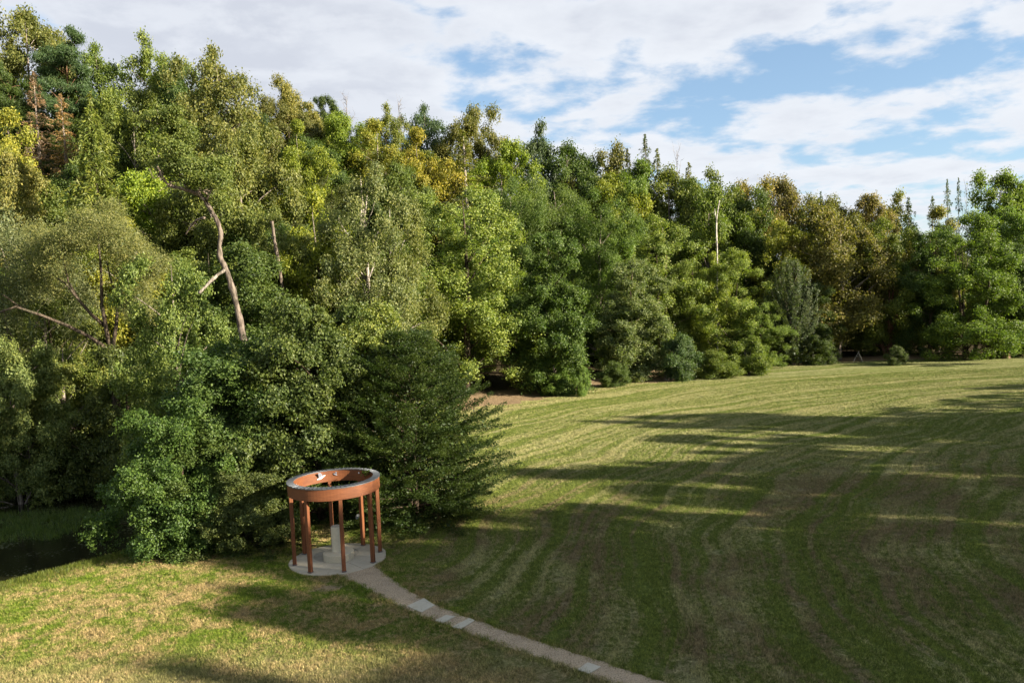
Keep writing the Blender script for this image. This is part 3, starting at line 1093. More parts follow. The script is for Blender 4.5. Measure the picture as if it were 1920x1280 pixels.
# near the pavilion: true leaf size
broadleaf('near_a', 51, 7.5, 3.4, 0.15, 'dome', 84, 0.20, 0.8, 54, 17, 0.112, 0.11, aspect=0.75, upb=0.3, r0=0.14, stems=3, wob=0.2, major=34, reach=1.5)
broadleaf('near_b', 52, 9.2, 3.6, 0.3, 'broad', 104, 0.185, 0.85, 52, 17, 0.112, 0.11, aspect=0.75, upb=0.25, r0=0.18, stems=3, wob=0.2, major=40, reach=1.5)
spraytree('hornbeam', 53, 9.0, 4.6, 0.15, 'bell', nb=390, e0=8, e1=44, width=0.5, per=330, ls=0.088, aspect=0.55, droop=0.05, thick=0.06, stems=2, curl=0.10, var=(0.62, 1.10))
broadleaf('shrub', 55, 3.0, 2.0, 0.05, 'dome', 44, 0.28, 0.8, 44, 13, 0.11, 0.12, upb=0.3, r0=0.04, stems=4)

GREEN = (0.060, 0.092, 0.018)
C_ = dict(
    green=(0.080, 0.115, 0.026), dark=(0.048, 0.076, 0.021), blue=(0.048, 0.078, 0.036), lime=(0.125, 0.158, 0.022),
    yellow=(0.165, 0.175, 0.030), ylw=(0.138, 0.160, 0.025), olive=(0.102, 0.120, 0.033), ochre=(0.150, 0.140, 0.044), brown=(0.098, 0.108, 0.034),
    rust=(0.19, 0.135, 0.090), alder=(0.122, 0.158, 0.046), fresh=(0.098, 0.142, 0.034), grey=(0.106, 0.132, 0.054), silver=(0.052, 0.086, 0.040),
    near=(0.052, 0.080, 0.022), hornb=(0.027, 0.048, 0.012), mid=(0.058, 0.092, 0.026))
C_['loc'] = (0.070, 0.118, 0.028)
BK = dict(brown=(0.14, 0.10, 0.07), grey=(0.20, 0.17, 0.14), pale=(0.30, 0.27, 0.23), red=(0.17, 0.09, 0.055), dark=(0.06, 0.045, 0.03))
rngT = random.Random(4)


def put(kind, x, y, width, height, col, yel, label, cat='tree', name='broadleaf_tree', bark='brown', group=None, rz=None, z=None):
    cm, tm, H, R = PROTO[kind]
    z0 = tz(x, y) if z is None else z
    yel = min(yel, 0.42)
    t = thing(name, label, cat, (x, y, z0), rngT.uniform(0, 6.28) if rz is None else rz, group)
    sx = width / (2 * R)
    if kind not in ('spruce_a', 'spruce_thin', 'spruce_weeping', 'bare', 'silver', 'shrub'):
        height *= 1.07
    sz = height / H
    if kind not in ('spruce_a', 'spruce_thin', 'spruce_weeping', 'bare', 'silver', 'shrub'):
        sx = max(sx, sz / 1.4)          # natural proportions: no stretched or squashed crowns
        sx = min(sx, sz / 0.78)
    t.scale = (sx, sx, height / H)
    if tm:
        o = link('trunk', tm, t)
        o.color = (*BK[bark], 1)
    if cm:
        o = link('crown', cm, t)
        c = C_[col] if isinstance(col, str) else col
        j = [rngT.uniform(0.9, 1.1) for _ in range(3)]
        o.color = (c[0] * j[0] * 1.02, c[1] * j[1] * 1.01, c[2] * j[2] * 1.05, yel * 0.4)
    return t


def tree_px(px, ytop, D, wpx, kind, col, yel, label, **kw):
    """a tree whose top stands at an image point, at depth D; its foot is on the terrain there"""
    P = at_depth(px, ytop, D)
    width = wpx / FPX * D
    h = P[2] - tz(P[0], P[1])
    return put(kind, P[0], P[1], width, max(h, 0.6), col, yel, label, **kw)


# ------------------------------------------------------------------ trees one can tell apart
G_ = 'trees on the wooded slope'
B_ = 'broadleaf_tree'
T_ = [
    # px, top, depth, width, kind, colour, yellow, bark, name, label
    (45, 12, 92, 190, 'oak_a', 'brown', .35, 'grey', B_, 'olive-brown tree filling the top left corner against the cloud'),
    (112, 62, 88, 120, 'pine', 'blue', 0, 'red', 'pine_tree', 'blue-green pine rising at the top left behind rusty conifers'),
    (14, 128, 85, 90, 'pine', 'dark', 0, 'red', 'pine_tree', 'dark pine cut by the left edge below the olive-brown corner tree'),
    (62, 130, 83, 95, 'spruce_thin', 'rust', 0, 'grey', 'dead_spruce', 'rust-brown dying conifer left of its paler twin near the left edge'),
    (113, 172, 82, 101, 'spruce_thin', 'rust', 0, 'grey', 'dead_spruce', 'pale rust dying conifer, right one of the rusty pair'),
    (8, 205, 72, 120, 'maple_a', 'yellow', .3, 'grey', 'yellow_maple', 'bright yellow maple cut by the left edge of the photo'),
    (25, 290, 64, 150, 'maple_b', 'ochre', .2, 'grey', B_, 'ochre tree at the left edge just below the bright yellow maple'),
    (185, 66, 93, 110, 'oak_open', 'green', .15, 'grey', B_, 'open-crowned green tree on the skyline right of the blue-green pine'),
    (268, 58, 91, 120, 'oak_open', 'fresh', .1, 'grey', B_, 'airy light green tree on the skyline left of the tall brownish one'),
    (330, 112, 90, 90, 'oak_b', 'dark', .1, 'grey', B_, 'small dark green tree on the skyline touching the tall brownish one'),
    (412, 66, 80, 180, 'oak_open', 'brown', .3, 'grey', B_, 'tall brownish green tree, highest point left of centre on the skyline'),
    (168, 165, 60, 215, 'spruce_weeping', 'olive', 0, 'dark', 'weeping_spruce', 'big olive weeping spruce with hanging twigs on the left slope'),
    (252, 170, 78, 130, 'maple_b', 'green', .1, 'grey', B_, 'green tree standing behind the big weeping spruce'),
    (300, 245, 66, 130, 'maple_a', 'lime', .1, 'grey', B_, 'vivid yellow-green tree between weeping spruce and crooked tree'),
    (545, 155, 98, 120, 'oak_a', 'ochre', .5, 'grey', B_, 'orange-tan tree on the skyline right of the tall brownish one'),
    (492, 165, 96, 60, 'poplar', 'olive', .2, 'pale', B_, 'thin olive tree on the skyline left beside the orange-tan one'),
    (600, 165, 106, 60, 'dense', 'dark', 0, 'grey', B_, 'dark green tree on the skyline right of the orange-tan one'),
    (648, 180, 108, 56, 'bare', 'dark', 0, 'grey', 'bare_tree', 'leafless grey tree on the skyline above the lime maples'),
    (560, 225, 82, 130, 'maple_a', 'lime', .2, 'grey', 'lime_maple', 'bright lime maple below the orange-tan tree'),
    (640, 205, 94, 130, 'maple_b', 'lime', .1, 'grey', 'lime_maple', 'lime-green maple on the skyline under the leafless grey tree'),
    (718, 192, 106, 90, 'oak_open', 'olive', .4, 'grey', B_, 'sparse olive tree on the skyline left of the dark upright one'),
    (748, 190, 107, 44, 'bare', 'dark', 0, 'grey', 'bare_tree', 'leafless tree on the skyline right beside the sparse olive one'),
    (700, 225, 92, 170, 'maple_a', 'ylw', .2, 'grey', 'lime_maple', 'broad yellow-green maple right of centre of the lime group'),
    (785, 240, 88, 110, 'maple_a', 'yellow', .1, 'grey', 'yellow_maple', 'yellow-topped maple below the dark upright skyline tree'),
    (800, 184, 110, 66, 'oak_open', 'blue', 0, 'grey', B_, 'dark blue-green upright tree spiking over the middle skyline'),
    (760, 300, 82, 130, 'oak_b', 'green', .1, 'grey', B_, 'mid-green tree directly below the yellow-topped maple'),
    (880, 203, 105, 130, 'oak_a', 'brown', .35, 'grey', B_, 'olive-brown tree on the skyline above the pale-trunked spruce'),
    (868, 240, 86, 159, 'spruce_thin', 'olive', 0, 'pale', 'spruce_tree', 'olive spruce with pale trunk above the big light green alder'),
    (940, 262, 93, 120, 'maple_b', 'lime', .0, 'grey', B_, 'yellow-edged green tree right of the pale-trunked spruce'),
    (992, 222, 107, 130, 'oak_open', 'blue', 0, 'grey', B_, 'dark blue-green oak on the skyline in the middle of the photo'),
    (1062, 266, 107, 120, 'oak_a', 'dark', .05, 'grey', B_, 'dark green rounded tree on the skyline left of the ochre one'),
    (1122, 268, 108, 86, 'oak_b', 'brown', .6, 'grey', B_, 'ochre-tipped tree on the skyline left of the spruces'),
    (1176, 276, 104, 81, 'spruce_a', 'olive', 0, 'grey', 'spruce_tree', 'short dark spruce, leftmost of the skyline spruces'),
    (1209, 247, 103, 89, 'spruce_thin', 'dark', 0, 'grey', 'spruce_tree', 'tallest pointed spruce on the skyline right of centre'),
    (1232, 276, 101, 101, 'spruce_a', 'olive', 0, 'grey', 'spruce_tree', 'dense spruce touching the right of the tallest one'),
    (1268, 282, 100, 48, 'bare', 'dark', 0, 'grey', 'dead_spruce', 'bare-topped thin spruce right of the dense ones'),
    (1291, 300, 98, 87, 'spruce_thin', 'olive', 0, 'grey', 'spruce_tree', 'olive spruce, last on the right of the skyline spruces'),
    (1150, 320, 98, 90, 'maple_b', 'lime', .1, 'grey', B_, 'lime-green tree in front of the leftmost skyline spruce'),
    (1346, 308, 96, 64, 'oak_open', 'green', .0, 'pale', B_, 'small-crowned tree standing up right of the skyline spruces'),
    (1320, 345, 92, 100, 'oak_b', 'green', .1, 'grey', B_, 'mid-green tree left of the long white trunk'),
    (1388, 345, 100, 60, 'oak_a', 'ochre', .5, 'grey', B_, 'small orange tree top on the skyline right of the white trunk'),
    (1400, 372, 94, 140, 'oak_a', 'dark', .0, 'grey', B_, 'dark green oak right behind the long white trunk'),
    (1455, 336, 101, 100, 'oak_a', 'brown', .55, 'grey', B_, 'ochre-topped rounded tree on the skyline right of the orange top'),
    (1500, 372, 100, 80, 'oak_b', 'green', .1, 'grey', B_, 'green tree on the skyline left of the dark pointed conifer'),
    (1539, 357, 102, 66, 'spruce_a', 'blue', 0, 'grey', 'spruce_tree', 'dark pointed conifer tip above the large ochre tree'),
    (1565, 368, 97, 110, 'oak_a', 'brown', .6, 'grey', B_, 'brownish tree top just right of the dark pointed conifer'),
    (1615, 364, 98, 70, 'maple_b', 'ochre', .3, 'grey', B_, 'small ochre tree on the skyline left of an open grey-green one'),
    (1662, 352, 99, 80, 'oak_open', 'alder', .3, 'pale', B_, 'open grey-green tree on the skyline with sky showing through'),
    (1703, 368, 98, 87, 'spruce_a', 'dark', 0, 'grey', 'spruce_tree', 'dark spruce right of the open grey-green tree'),
    (1748, 364, 96, 58, 'spruce_thin', 'dark', 0, 'grey', 'spruce_tree', 'small lone spruce tip left of the three tall thin conifers'),
    (1776, 332, 96, 49, 'spruce_thin', 'dark', 0, 'grey', 'spruce_tree', 'left one of three tall thin conifers on the right skyline'),
    (1797, 329, 97, 37, 'spruce_thin', 'dark', 0, 'grey', 'spruce_tree', 'middle and tallest of three thin conifers on the right skyline'),
    (1812, 345, 96, 26, 'bare', 'dark', 0, 'grey', 'dead_spruce', 'bare right one of three tall thin conifers on the right skyline'),
    (1755, 388, 92, 70, 'maple_a', 'ochre', .3, 'grey', B_, 'small yellow-ochre tree below the lone spruce tip'),
    (1878, 321, 96, 100, 'oak_a', 'fresh', .0, 'grey', B_, 'rounded green tree standing highest at the right of the photo'),
    (1905, 385, 86, 130, 'maple_b', 'fresh', .05, 'grey', B_, 'green tree at the right edge behind the big alder'),
    (1192, 296, 100, 110, 'maple_b', 'green', .1, 'grey', B_, 'rounded green tree filling in between the leftmost skyline spruces'),
    (1252, 312, 99, 100, 'oak_a', 'olive', .1, 'grey', B_, 'olive rounded tree below the tallest pointed spruce'),
    (1305, 330, 97, 90, 'maple_b', 'green', .1, 'grey', B_, 'green rounded tree under the last skyline spruce'),
    # middle rows
    (452, 235, 68, 190, 'oak_a', 'olive', .45, 'grey', B_, 'large olive tree right behind the crooked bare-trunked one'),
    (395, 300, 62, 130, 'oak_b', 'green', .2, 'grey', B_, 'green tree behind the upper part of the crooked trunk'),
    (530, 370, 58, 170, 'alder_b', 'olive', .35, 'grey', B_, 'olive tree with yellow flecks left of the pale-stemmed poplar'),
    (592, 350, 60, 90, 'maple_a', 'lime', .0, 'grey', B_, 'small lime-green crown tucked left of the pale-stemmed poplar'),
    (668, 262, 55, 150, 'poplar', 'grey', .5, 'pale', 'poplar_tree', 'grey-green poplar with pale stems and orange leaf flecks'),
    (735, 330, 58, 120, 'poplar', 'olive', .45, 'pale', 'poplar_tree', 'olive poplar with orange flecks between pale-stemmed poplar and alder'),
    (852, 322, 68, 290, 'alder_a', 'alder', .0, 'dark', 'alder_tree', 'big light yellow-green alder behind the dark hornbeam'),
    (950, 330, 84, 130, 'locust', 'loc', .0, 'grey', 'locust_tree', 'feathery green locust left of its twin above the alder'),
    (1040, 318, 88, 170, 'locust', 'loc', .25, 'grey', 'locust_tree', 'large feathery green locust with a yellow patch'),
    (1118, 352, 84, 120, 'locust', 'loc', .0, 'grey', 'locust_tree', 'small feathery locust left of the pale green edge trees'),
    (1018, 413, 70, 178, 'dense', 'mid', .05, 'dark', 'dense_tree', 'dense dark green egg-shaped tree leafy to the ground'),
    (1120, 400, 86, 150, 'alder_a', 'fresh', .15, 'dark', 'alder_tree', 'green tree with ochre flecks right of the dense egg-shaped one'),
    (1228, 388, 86, 190, 'alder_b', 'alder', .1, 'brown', 'alder_tree', 'tall light green tree with brown trunk above the forest edge'),
    (1185, 470, 78, 160, 'dense', 'grey', .0, 'dark', 'dense_tree', 'grey-green tree hanging to the ground right of the dense one'),
    (1290, 470, 86, 130, 'alder_a', 'fresh', .1, 'brown', 'alder_tree', 'green tree left of the yellow-orange sapling at the forest edge'),
    (1335, 474, 85, 70, 'maple_a', 'yellow', .8, 'grey', B_, 'yellow-orange sapling among the green edge trees'),
    (1368, 455, 85, 150, 'alder_b', 'alder', .0, 'dark', 'locust_tree', 'pale green layered tree below the long white trunk'),
    (1428, 555, 83, 130, 'alder_a', 'fresh', .0, 'dark', 'locust_tree', 'layered green tree in front of the silvery one'),
    (1482, 483, 85, 120, 'silver', 'silver', 0, 'grey', 'silvery_tree', 'silvery blue-green tree with upright fan of branches at the edge'),
    (1472, 412, 90, 130, 'maple_b', 'ylw', .3, 'grey', B_, 'yellow-green rounded tree behind the silvery one'),
    (1565, 390, 88, 190, 'oak_a', 'brown', .6, 'grey', B_, 'large ochre and dark green tree at the right forest edge'),
    (1660, 395, 90, 160, 'alder_b', 'green', .1, 'red', B_, 'dark green tree with reddish trunk at the right forest edge'),
    (1738, 398, 88, 130, 'alder_a', 'dark', .05, 'brown', B_, 'shaded dark tree with crooked foot left of the big alder'),
    (1812, 386, 82, 200, 'alder_b', 'green', .0, 'dark', 'alder_tree', 'big free-standing green alder with several stems on the right'),
    (1925, 440, 83, 120, 'dense', 'dark', .0, 'dark', B_, 'dark tree cut by the right edge at the forest edge'),
    (1520, 520, 86, 130, 'dense', 'dark', .0, 'dark', B_, 'very dark tree right behind the silvery one'),
    # left middle distance
    (28, 415, 48, 140, 'willow', 'grey', .0, 'grey', 'willow_tree', 'grey-green willow crown cut by the left edge'),
    (225, 405, 52, 110, 'maple_a', 'ylw', .1, 'grey', 'yellow_maple', 'yellow-topped tree peeping over the grey-green willow'),
    (314, 428, 37, 215, 'alder_a', 'fresh', .0, 'grey', B_, 'light green leafy tree left of the crooked bare trunk'),
    (232, 648, 42.6, 170, 'low_dense', 'dark', .0, 'dark', 'bush', 'dark leafy bush hiding the foot of the dark-stemmed willow'),
    (105, 610, 43.5, 200, 'low_dense', 'fresh', .05, 'grey', B_, 'yellow-green bushy tree under the dark-stemmed willow'),
    (20, 640, 41, 150, 'near_b', 'grey', .0, 'grey', B_, 'olive-grey bushy tree with thin twigs at the left edge'),
    (170, 735, 44.5, 220, 'low_dense', 'dark', .0, 'dark', 'bush', 'dark shaded bush on the far bank of the pond'),
    (45, 770, 45, 180, 'low_dense', 'dark', .0, 'dark', 'bush', 'dark shaded bush on the far pond bank at the left edge'),
    # forest-edge shrubs
    (1342, 660, 76, 90, 'shrub', 'green', .0, 'grey', 'bush', 'olive rounded bush at the edge of the meadow'),
    (1402, 636, 77.5, 84, 'shrub', 'green', .0, 'grey', 'bush', 'green upright bush right of the olive rounded one'),
    (1268, 632, 75, 84, 'shrub', 'silver', .0, 'grey', 'bush', 'blue-green bush left of the olive rounded one'),
    (1088, 688, 66, 30, 'shrub', 'fresh', .0, 'grey', 'sapling', 'slim green sapling on the leaf litter by the forest edge'),
    (1035, 655, 68.5, 90, 'low_dense', 'fresh', .0, 'grey', 'bush', 'fresh green skirt of leaves below the dense egg-shaped tree'),
    (1150, 680, 72, 60, 'shrub', 'near', .0, 'grey', 'bush', 'little dark bush at the meadow edge under grey-green foliage'),
    (1679, 650, 80, 40, 'shrub', 'dark', .0, 'grey', 'bush', 'small dark bush at the foot of the reddish trunk'),
]
for (px, yt, D, w, kind, col, yel, bk, nm, lab) in T_:
    cat = {'bush': 'bush', 'sapling': 'sapling'}.get(nm, 'tree')
    tree_px(px, yt, D, w, kind, col, yel, lab, name=nm, bark=bk, cat=cat, group=G_ if D > 55 and cat == 'tree' else None)

# ------------------------------------------------------------------ the thicket behind the pavilion
N_ = [
    (318, 750, 28.3, 250, 'near_a', 'near', 'bushy_maple', 'leafy field maple bush, leftmost of the thicket beside the pavilion', 0.4),
    (425, 640, 31.5, 320, 'near_b', 'near', 'bushy_maple', 'tall dark maple bush between leftmost bush and pavilion', 2.1),
    (398, 800, 28.9, 230, 'near_a', 'near', 'bushy_maple', 'rounded maple bush filling the middle front of the thicket', 5.2),
    (455, 880, 27.3, 190, 'near_a', 'near', 'bushy_maple', 'low leafy maple bush directly left of the pavilion posts', 3.4),
    (575, 560, 31.2, 310, 'near_b', 'near', 'bushy_maple', 'tallest maple of the thicket, its branches hanging over the ring', 4.6),
    (680, 575, 34.0, 300, 'near_b', 'fresh', 'hornbeam_tree', 'yellow-green topped hornbeam behind the tallest maple', 1.0),
    (765, 640, 30.8, 385, 'hornbeam', 'hornb', 'hornbeam_tree', 'dark feathery hornbeam right of the pavilion', 0.2),
]
for (px, yt, D, w, kind, col, nm, lab, rz) in N_:
    tree_px(px, yt, D, w, kind, col, 0.0, lab, name=nm, bark='dark', rz=rz, group='thicket of bushes behind the pavilion')


# crooked tree with long bare trunk -------------------------------------
def crooked():
    D = 34.0
    foot = at_depth(478, 760, D)
    z0 = tz(foot[0], foot[1])
    t = thing('crooked_tree', 'crooked tree with long bare reddish trunk rising above the thicket', 'tree', (foot[0], foot[1], z0))
    o3 = np.array([foot[0], foot[1], z0])
    rng = np.random.RandomState(8)

    def L(pts, dd=None):
        dd = dd or [0] * len(pts)
        return np.array([at_depth(a, b, D + q) for (a, b), q in zip(pts, dd)]) - o3
    g = Geo()
    tr = L([(478, 760), (470, 700), (457, 640), (448, 590), (437, 545), (424, 505), (412, 482), (411, 462), (415, 438), (408, 415), (394, 392), (382, 372), (372, 362)])
    tr[0][2] = -0.4
    g.tube(tr, np.array([12, 11, 9.6, 8.6, 8.0, 7.6, 7.0, 6.2, 6.0, 5.8, 5.4, 5.2, 4.6]) * 0.66 / FPX * D, 12, True, 0.10)
    link('trunk', g.mesh('trunk', BARK, True), t).color = (0.145, 0.118, 0.095, 1)

    def limb(pts, r, dd=None, name='branch', c=(0.24, 0.19, 0.15)):
        g = Geo()
        P = L(pts, dd)
        g.tube(P, np.linspace(r[0], r[1], len(pts)) / FPX * D, 7, True, 0.12)
        link(name, g.mesh(name, BARK, True), t).color = (*c, 1)
    limb([(424, 505), (408, 515), (392, 530), (373, 550)], (3.6, 2.2), [0, -.3, -.6, -.9], 'broken_branch', (0.20, 0.175, 0.145))
    limb([(376, 366), (356, 358), (335, 352), (322, 350), (310, 342), (295, 312)], (4.5, 1.5), [0, -.2, -.5, -.6, -.8, -1])
    limb([(376, 366), (384, 376), (392, 366), (385, 360)], (3.5, 1.5), [0, -.2, -.4, -.4])
    limb([(355, 358), (340, 330), (325, 292), (315, 270), (300, 238), (285, 222)], (4, 1.2), [0, .4, .5, .6, .6, .6])
    limb([(383, 408), (368, 412), (355, 428), (348, 440)], (2.6, 1.0), [0, .4, .8, 1.0])
    limb([(372, 362), (375, 335), (392, 318)], (3.5, 1.2), [0, .3, .6])
    for _ in range(26):                      # bare twigs at the end of the trunk
        i = rng.randint(0, 4)
        a0 = [(322, 350), (300, 330), (392, 366), (290, 228)][i]
        limb([a0, (a0[0] + rng.uniform(-14, 12), a0[1] + rng.uniform(-14, 6)), (a0[0] + rng.uniform(-26, 20), a0[1] + rng.uniform(-26, 10))],
             (1.0, 0.3), [-0.6, -0.6 + rng.uniform(-.3, .3), -0.6 + rng.uniform(-.6, .6)], 'twig')
    c = Crown(77)
    Lb = [(350, 312, 40), (392, 322, 38), (312, 312, 30), (420, 340, 24), (330, 282, 26), (325, 245, 30), (300, 262, 20), (352, 252, 22), (292, 222, 18),
          (365, 345, 28), (418, 312, 18), (345, 290, 24), (320, 215, 16), (405, 370, 16)]
    for (a, b, r) in Lb:
        for _ in range(3):
            q = at_depth(a + rng.uniform(-10, 10), b + rng.uniform(-8, 8), D + rng.uniform(-1.0, 1.0)) - o3
            c.lobes([q], [r * 0.62 / FPX * D], 0.7, 44, 14, 0.105, 0.14, 0.6, None, 0.5, 0.0, 0.05)
    o = link('crown', c.mesh('crooked_crown'), t)
    o.color = (0.092, 0.122, 0.036, 0.0)


crooked()


def willow():
    D = 43.0
    foot = at_depth(212, 730, D)
    z0 = tz(foot[0], foot[1])
    t = thing('willow_tree', 'grey-green willow with dark spreading stems on the left', 'tree', (foot[0], foot[1], z0))
    o3 = np.array([foot[0], foot[1], z0])
    rng = np.random.RandomState(18)

    def limb(pts, r0, r1, d1, name='stem'):
        g = Geo()
        n = len(pts)
        P = np.array([at_depth(a, b, D + d1 * i / (n - 1)) for i, (a, b) in enumerate(pts)]) - o3
        if name == 'trunk':
            P[0][2] = -0.4
        g.tube(P, np.linspace(r0, r1, n) / FPX * D, 7)
        link(name, g.mesh(name, BARK, True), t).color = (0.09, 0.07, 0.05, 1)
    limb([(216, 760), (214, 700), (207, 650)], 8, 5.5, 0, 'trunk')
    for pts, a, b, dd in [
            ([(207, 655), (198, 610), (191, 570), (189, 500), (184, 440)], 4.6, 1.5, -0.6),
            ([(198, 612), (172, 590), (150, 565), (122, 530), (85, 510)], 3.6, 1.2, -1.5),
            ([(150, 565), (128, 528), (118, 480), (112, 450)], 2.2, 1.0, -0.8),
            ([(210, 660), (218, 610), (222, 560), (240, 520), (256, 470)], 3.8, 1.3, -0.8),
            ([(222, 560), (208, 525), (200, 490)], 2.2, 1.0, 0.5),
            ([(206, 658), (170, 632), (130, 612), (80, 592), (30, 575), (-10, 588)], 4.0, 1.6, -2.0),
            ([(60, 587), (30, 570), (5, 552)], 2.0, 0.9, -1.0)]:
        limb(pts, a, b, dd)
    c = Crown(78)
    spots = []
    for _ in range(150):
        a = rng.uniform(-0.15, pi + 0.15)
        r = rng.uniform(0.25, 1.0) ** 0.6 * (0.92 + 0.16 * sin(a * 5 + 1) + 0.08 * sin(a * 11))
        spots.append((172 + 128 * r * cos(a), 505 - 112 * r * sin(a), rng.uniform(8, 24)))
    for _ in range(26):
        spots.append((rng.uniform(232, 290), rng.uniform(490, 600), rng.uniform(12, 20)))
    for _ in range(16):
        spots.append((rng.uniform(55, 110), rng.uniform(500, 560), rng.uniform(10, 16)))
    for (a, b, r) in spots:
        q = at_depth(a, b, D + rng.uniform(-3.2, 3.2)) - o3
        c.lobes([q], [r / FPX * D], 0.75, 26, 13, 0.115, 0.20, 0.35, None, 0.4, 0.0, 0.03)
    o = link('crown', c.mesh('willow_crown'), t)
    o.color = (0.115, 0.130, 0.055, 0.0)


willow()


# pale and standing-dead trunks seen among the crowns ----------------------
def lone_trunk(pts, D, r, col, lab, nm='bare_trunk', forks=()):
    foot = at_depth(*pts[0], D)
    z0 = tz(foot[0], foot[1])
    t = thing(nm, lab, 'tree', (foot[0], foot[1], z0))
    o3 = np.array([foot[0], foot[1], z0])
    P = np.array([at_depth(a, b, D) for a, b in pts]) - o3
    P = np.vstack([[P[0][0], P[0][1], -0.4], P])
    g = Geo()
    g.tube(P, np.linspace(r[0], r[1], len(P)) / FPX * D, 9, True, 0.10)
    link('trunk', g.mesh('trunk', BARK, True), t).color = (*col, 1)
    for f in forks:
        Q = np.array([at_depth(a, b, D) for a, b in f]) - o3
        g = Geo()
        g.tube(Q, np.linspace(r[1] * 1.2, r[1] * 0.5, len(Q)) / FPX * D, 6)
        link('branch', g.mesh('branch', BARK, True), t).color = (*col, 1)
    return t


lone_trunk([(1345, 640), (1345, 480), (1343, 430), (1344, 405), (1349, 376)], 84, (1.8, 1.0), (0.52, 0.49, 0.43),
           'long slender white birch trunk standing out against dark green oaks', 'birch_trunk', [[(1343.5, 412), (1341, 402), (1340, 391)]])
lone_trunk([(535, 620), (527, 520), (518, 470), (513, 440), (510, 415)], 55, (4.0, 3.0), (0.15, 0.12, 0.095),
           'broken grey-brown trunk with pale top right of the crooked tree', 'broken_trunk')
lone_trunk([(655, 620), (662, 560), (668, 520), (676, 470), (678, 380)], 55.0, (3.6, 1.6), (0.28, 0.25, 0.21),
           'pale left stem standing in front of the grey-green poplar', 'pale_stem')
lone_trunk([(700, 620), (690, 520), (678, 440), (684, 405), (690, 350)], 55.2, (2.6, 1.2), (0.27, 0.24, 0.20),
           'thin pale right stem beside the thicker one of the poplar', 'pale_stem')


# ------------------------------------------------------------------ fill of the wooded slope
def skyline(px):
    return np.interp(px, [-400, 0, 60, 130, 155, 200, 260, 330, 350, 400, 470, 550, 600, 650, 740, 800, 880, 940, 1000, 1060, 1160, 1230, 1310, 1360, 1400,
                          1450, 1500, 1560, 1650, 1740, 1850, 1920, 2600],
                     [60, 30, 30, 75, 100, 80, 75, 105, 110, 100, 150, 165, 180, 205, 215, 225, 220, 265, 245, 275, 285, 305, 330, 325, 355,
                      345, 378, 372, 368, 378, 370, 375, 400])


def fill():
    rng = random.Random(21)
    kinds = ['oak_a', 'oak_b', 'maple_a', 'maple_b', 'alder_a', 'alder_b', 'dense', 'locust']
    cols = [('green', 6), ('dark', 6), ('olive', 3), ('lime', 2), ('fresh', 3), ('blue', 1), ('brown', 1)]
    cw = [c for c, n in cols for _ in range(n)]
    n = 0
    for row, dd in enumerate((1.5, 8, 15, 22.5, 30, 38, 47, 56)):
        x = -78 + rng.uniform(0, 4)
        while x < 92:
            if row < 2 and x > -8:
                break
            xx = x + rng.uniform(-1.2, 1.2)
            yy = float(np.interp(xx, BASE_X, BASE_Y)) + dd + rng.uniform(-1.6, 1.6)
            x += 6.0 if row < 3 else 7.0
            h = rng.uniform(9, 14)
            z0 = tz(xx, yy)
            px, py = project((xx, yy, z0 + h))
            if abs(px - 960) > 1280:
                continue
            lim = skyline(px) + 14
            if py < lim:
                h = at_depth(px, lim, yy)[2] - z0
            if h < 4.0 or h > 24:
                continue
            k = rng.choice(kinds)
            c = rng.choice(cw)
            nice = {'green': 'mid-green', 'dark': 'dark green', 'olive': 'olive', 'lime': 'yellow-green', 'fresh': 'fresh green', 'blue': 'blue-green', 'brown': 'brownish'}[c]
            put(k, xx, yy, rng.uniform(7.5, 10.0), h, c, rng.choice([0, 0, .1, .25]),
                f'{nice} tree filling in between the taller crowns of the slope', name='forest_tree', bark='dark',
                group=f'{nice} trees filling the wooded slope')
            n += 1
    return n


fill()


# ------------------------------------------------------------------ trees right of the frame that shade the meadow
def shade_row():
    rng = random.Random(5)
    # q: distance across the sun's direction; reach: how far left (x) the shade gets
    row = [(-1, 3), (3, 1), (6, 2), (9, -3), (12, -6.5), (14.5, -7.5), (17, -9.5), (19.4, -10.5), (21.3, -11), (23.2, -10), (25, -4), (26.4, -1), (28.6, 0),
           (33.6, 3), (36.0, 1), (41.2, 9), (45.4, 7), (49.6, 6), (52.3, 10), (56.5, 24), (61, 30), (65, 34), (70, 38)]
    row += [(8, 8), (12, 4), (16, 2), (20, 6), (23.5, 8), (27, 9), (30.8, 19), (34.5, 14), (38.9, 24), (42.8, 19), (47.5, 19), (52, 26), (57, 33), (62, 40)]
    sx, sy = -sin(SUN_AZ), -cos(SUN_AZ)
    labs = 0
    for q, reach in row:
        xt = 29 + q * 0.42 + (7 if labs > 22 else 0)
        yt = (q - 0.383 * xt) / 0.924
        L = (xt - reach) / 0.924
        h = L * math.tan(SUN_EL) + 0.8
        k = 'oak_open' if 8 < q < 23.5 and labs < 16 else ['dense', 'dense', 'oak_a', 'dense'][labs % 4]
        put(k, xt, yt, (rng.uniform(7.2, 8.4) if q < 38 else rng.uniform(5.2, 6.6)), h, 'green', 0.1, 'tall green tree in the row right of the meadow, outside the picture',
            name='edge_tree', bark='grey', group='row of trees shading the meadow from the right')
        labs += 1
    return labs


shade_row()


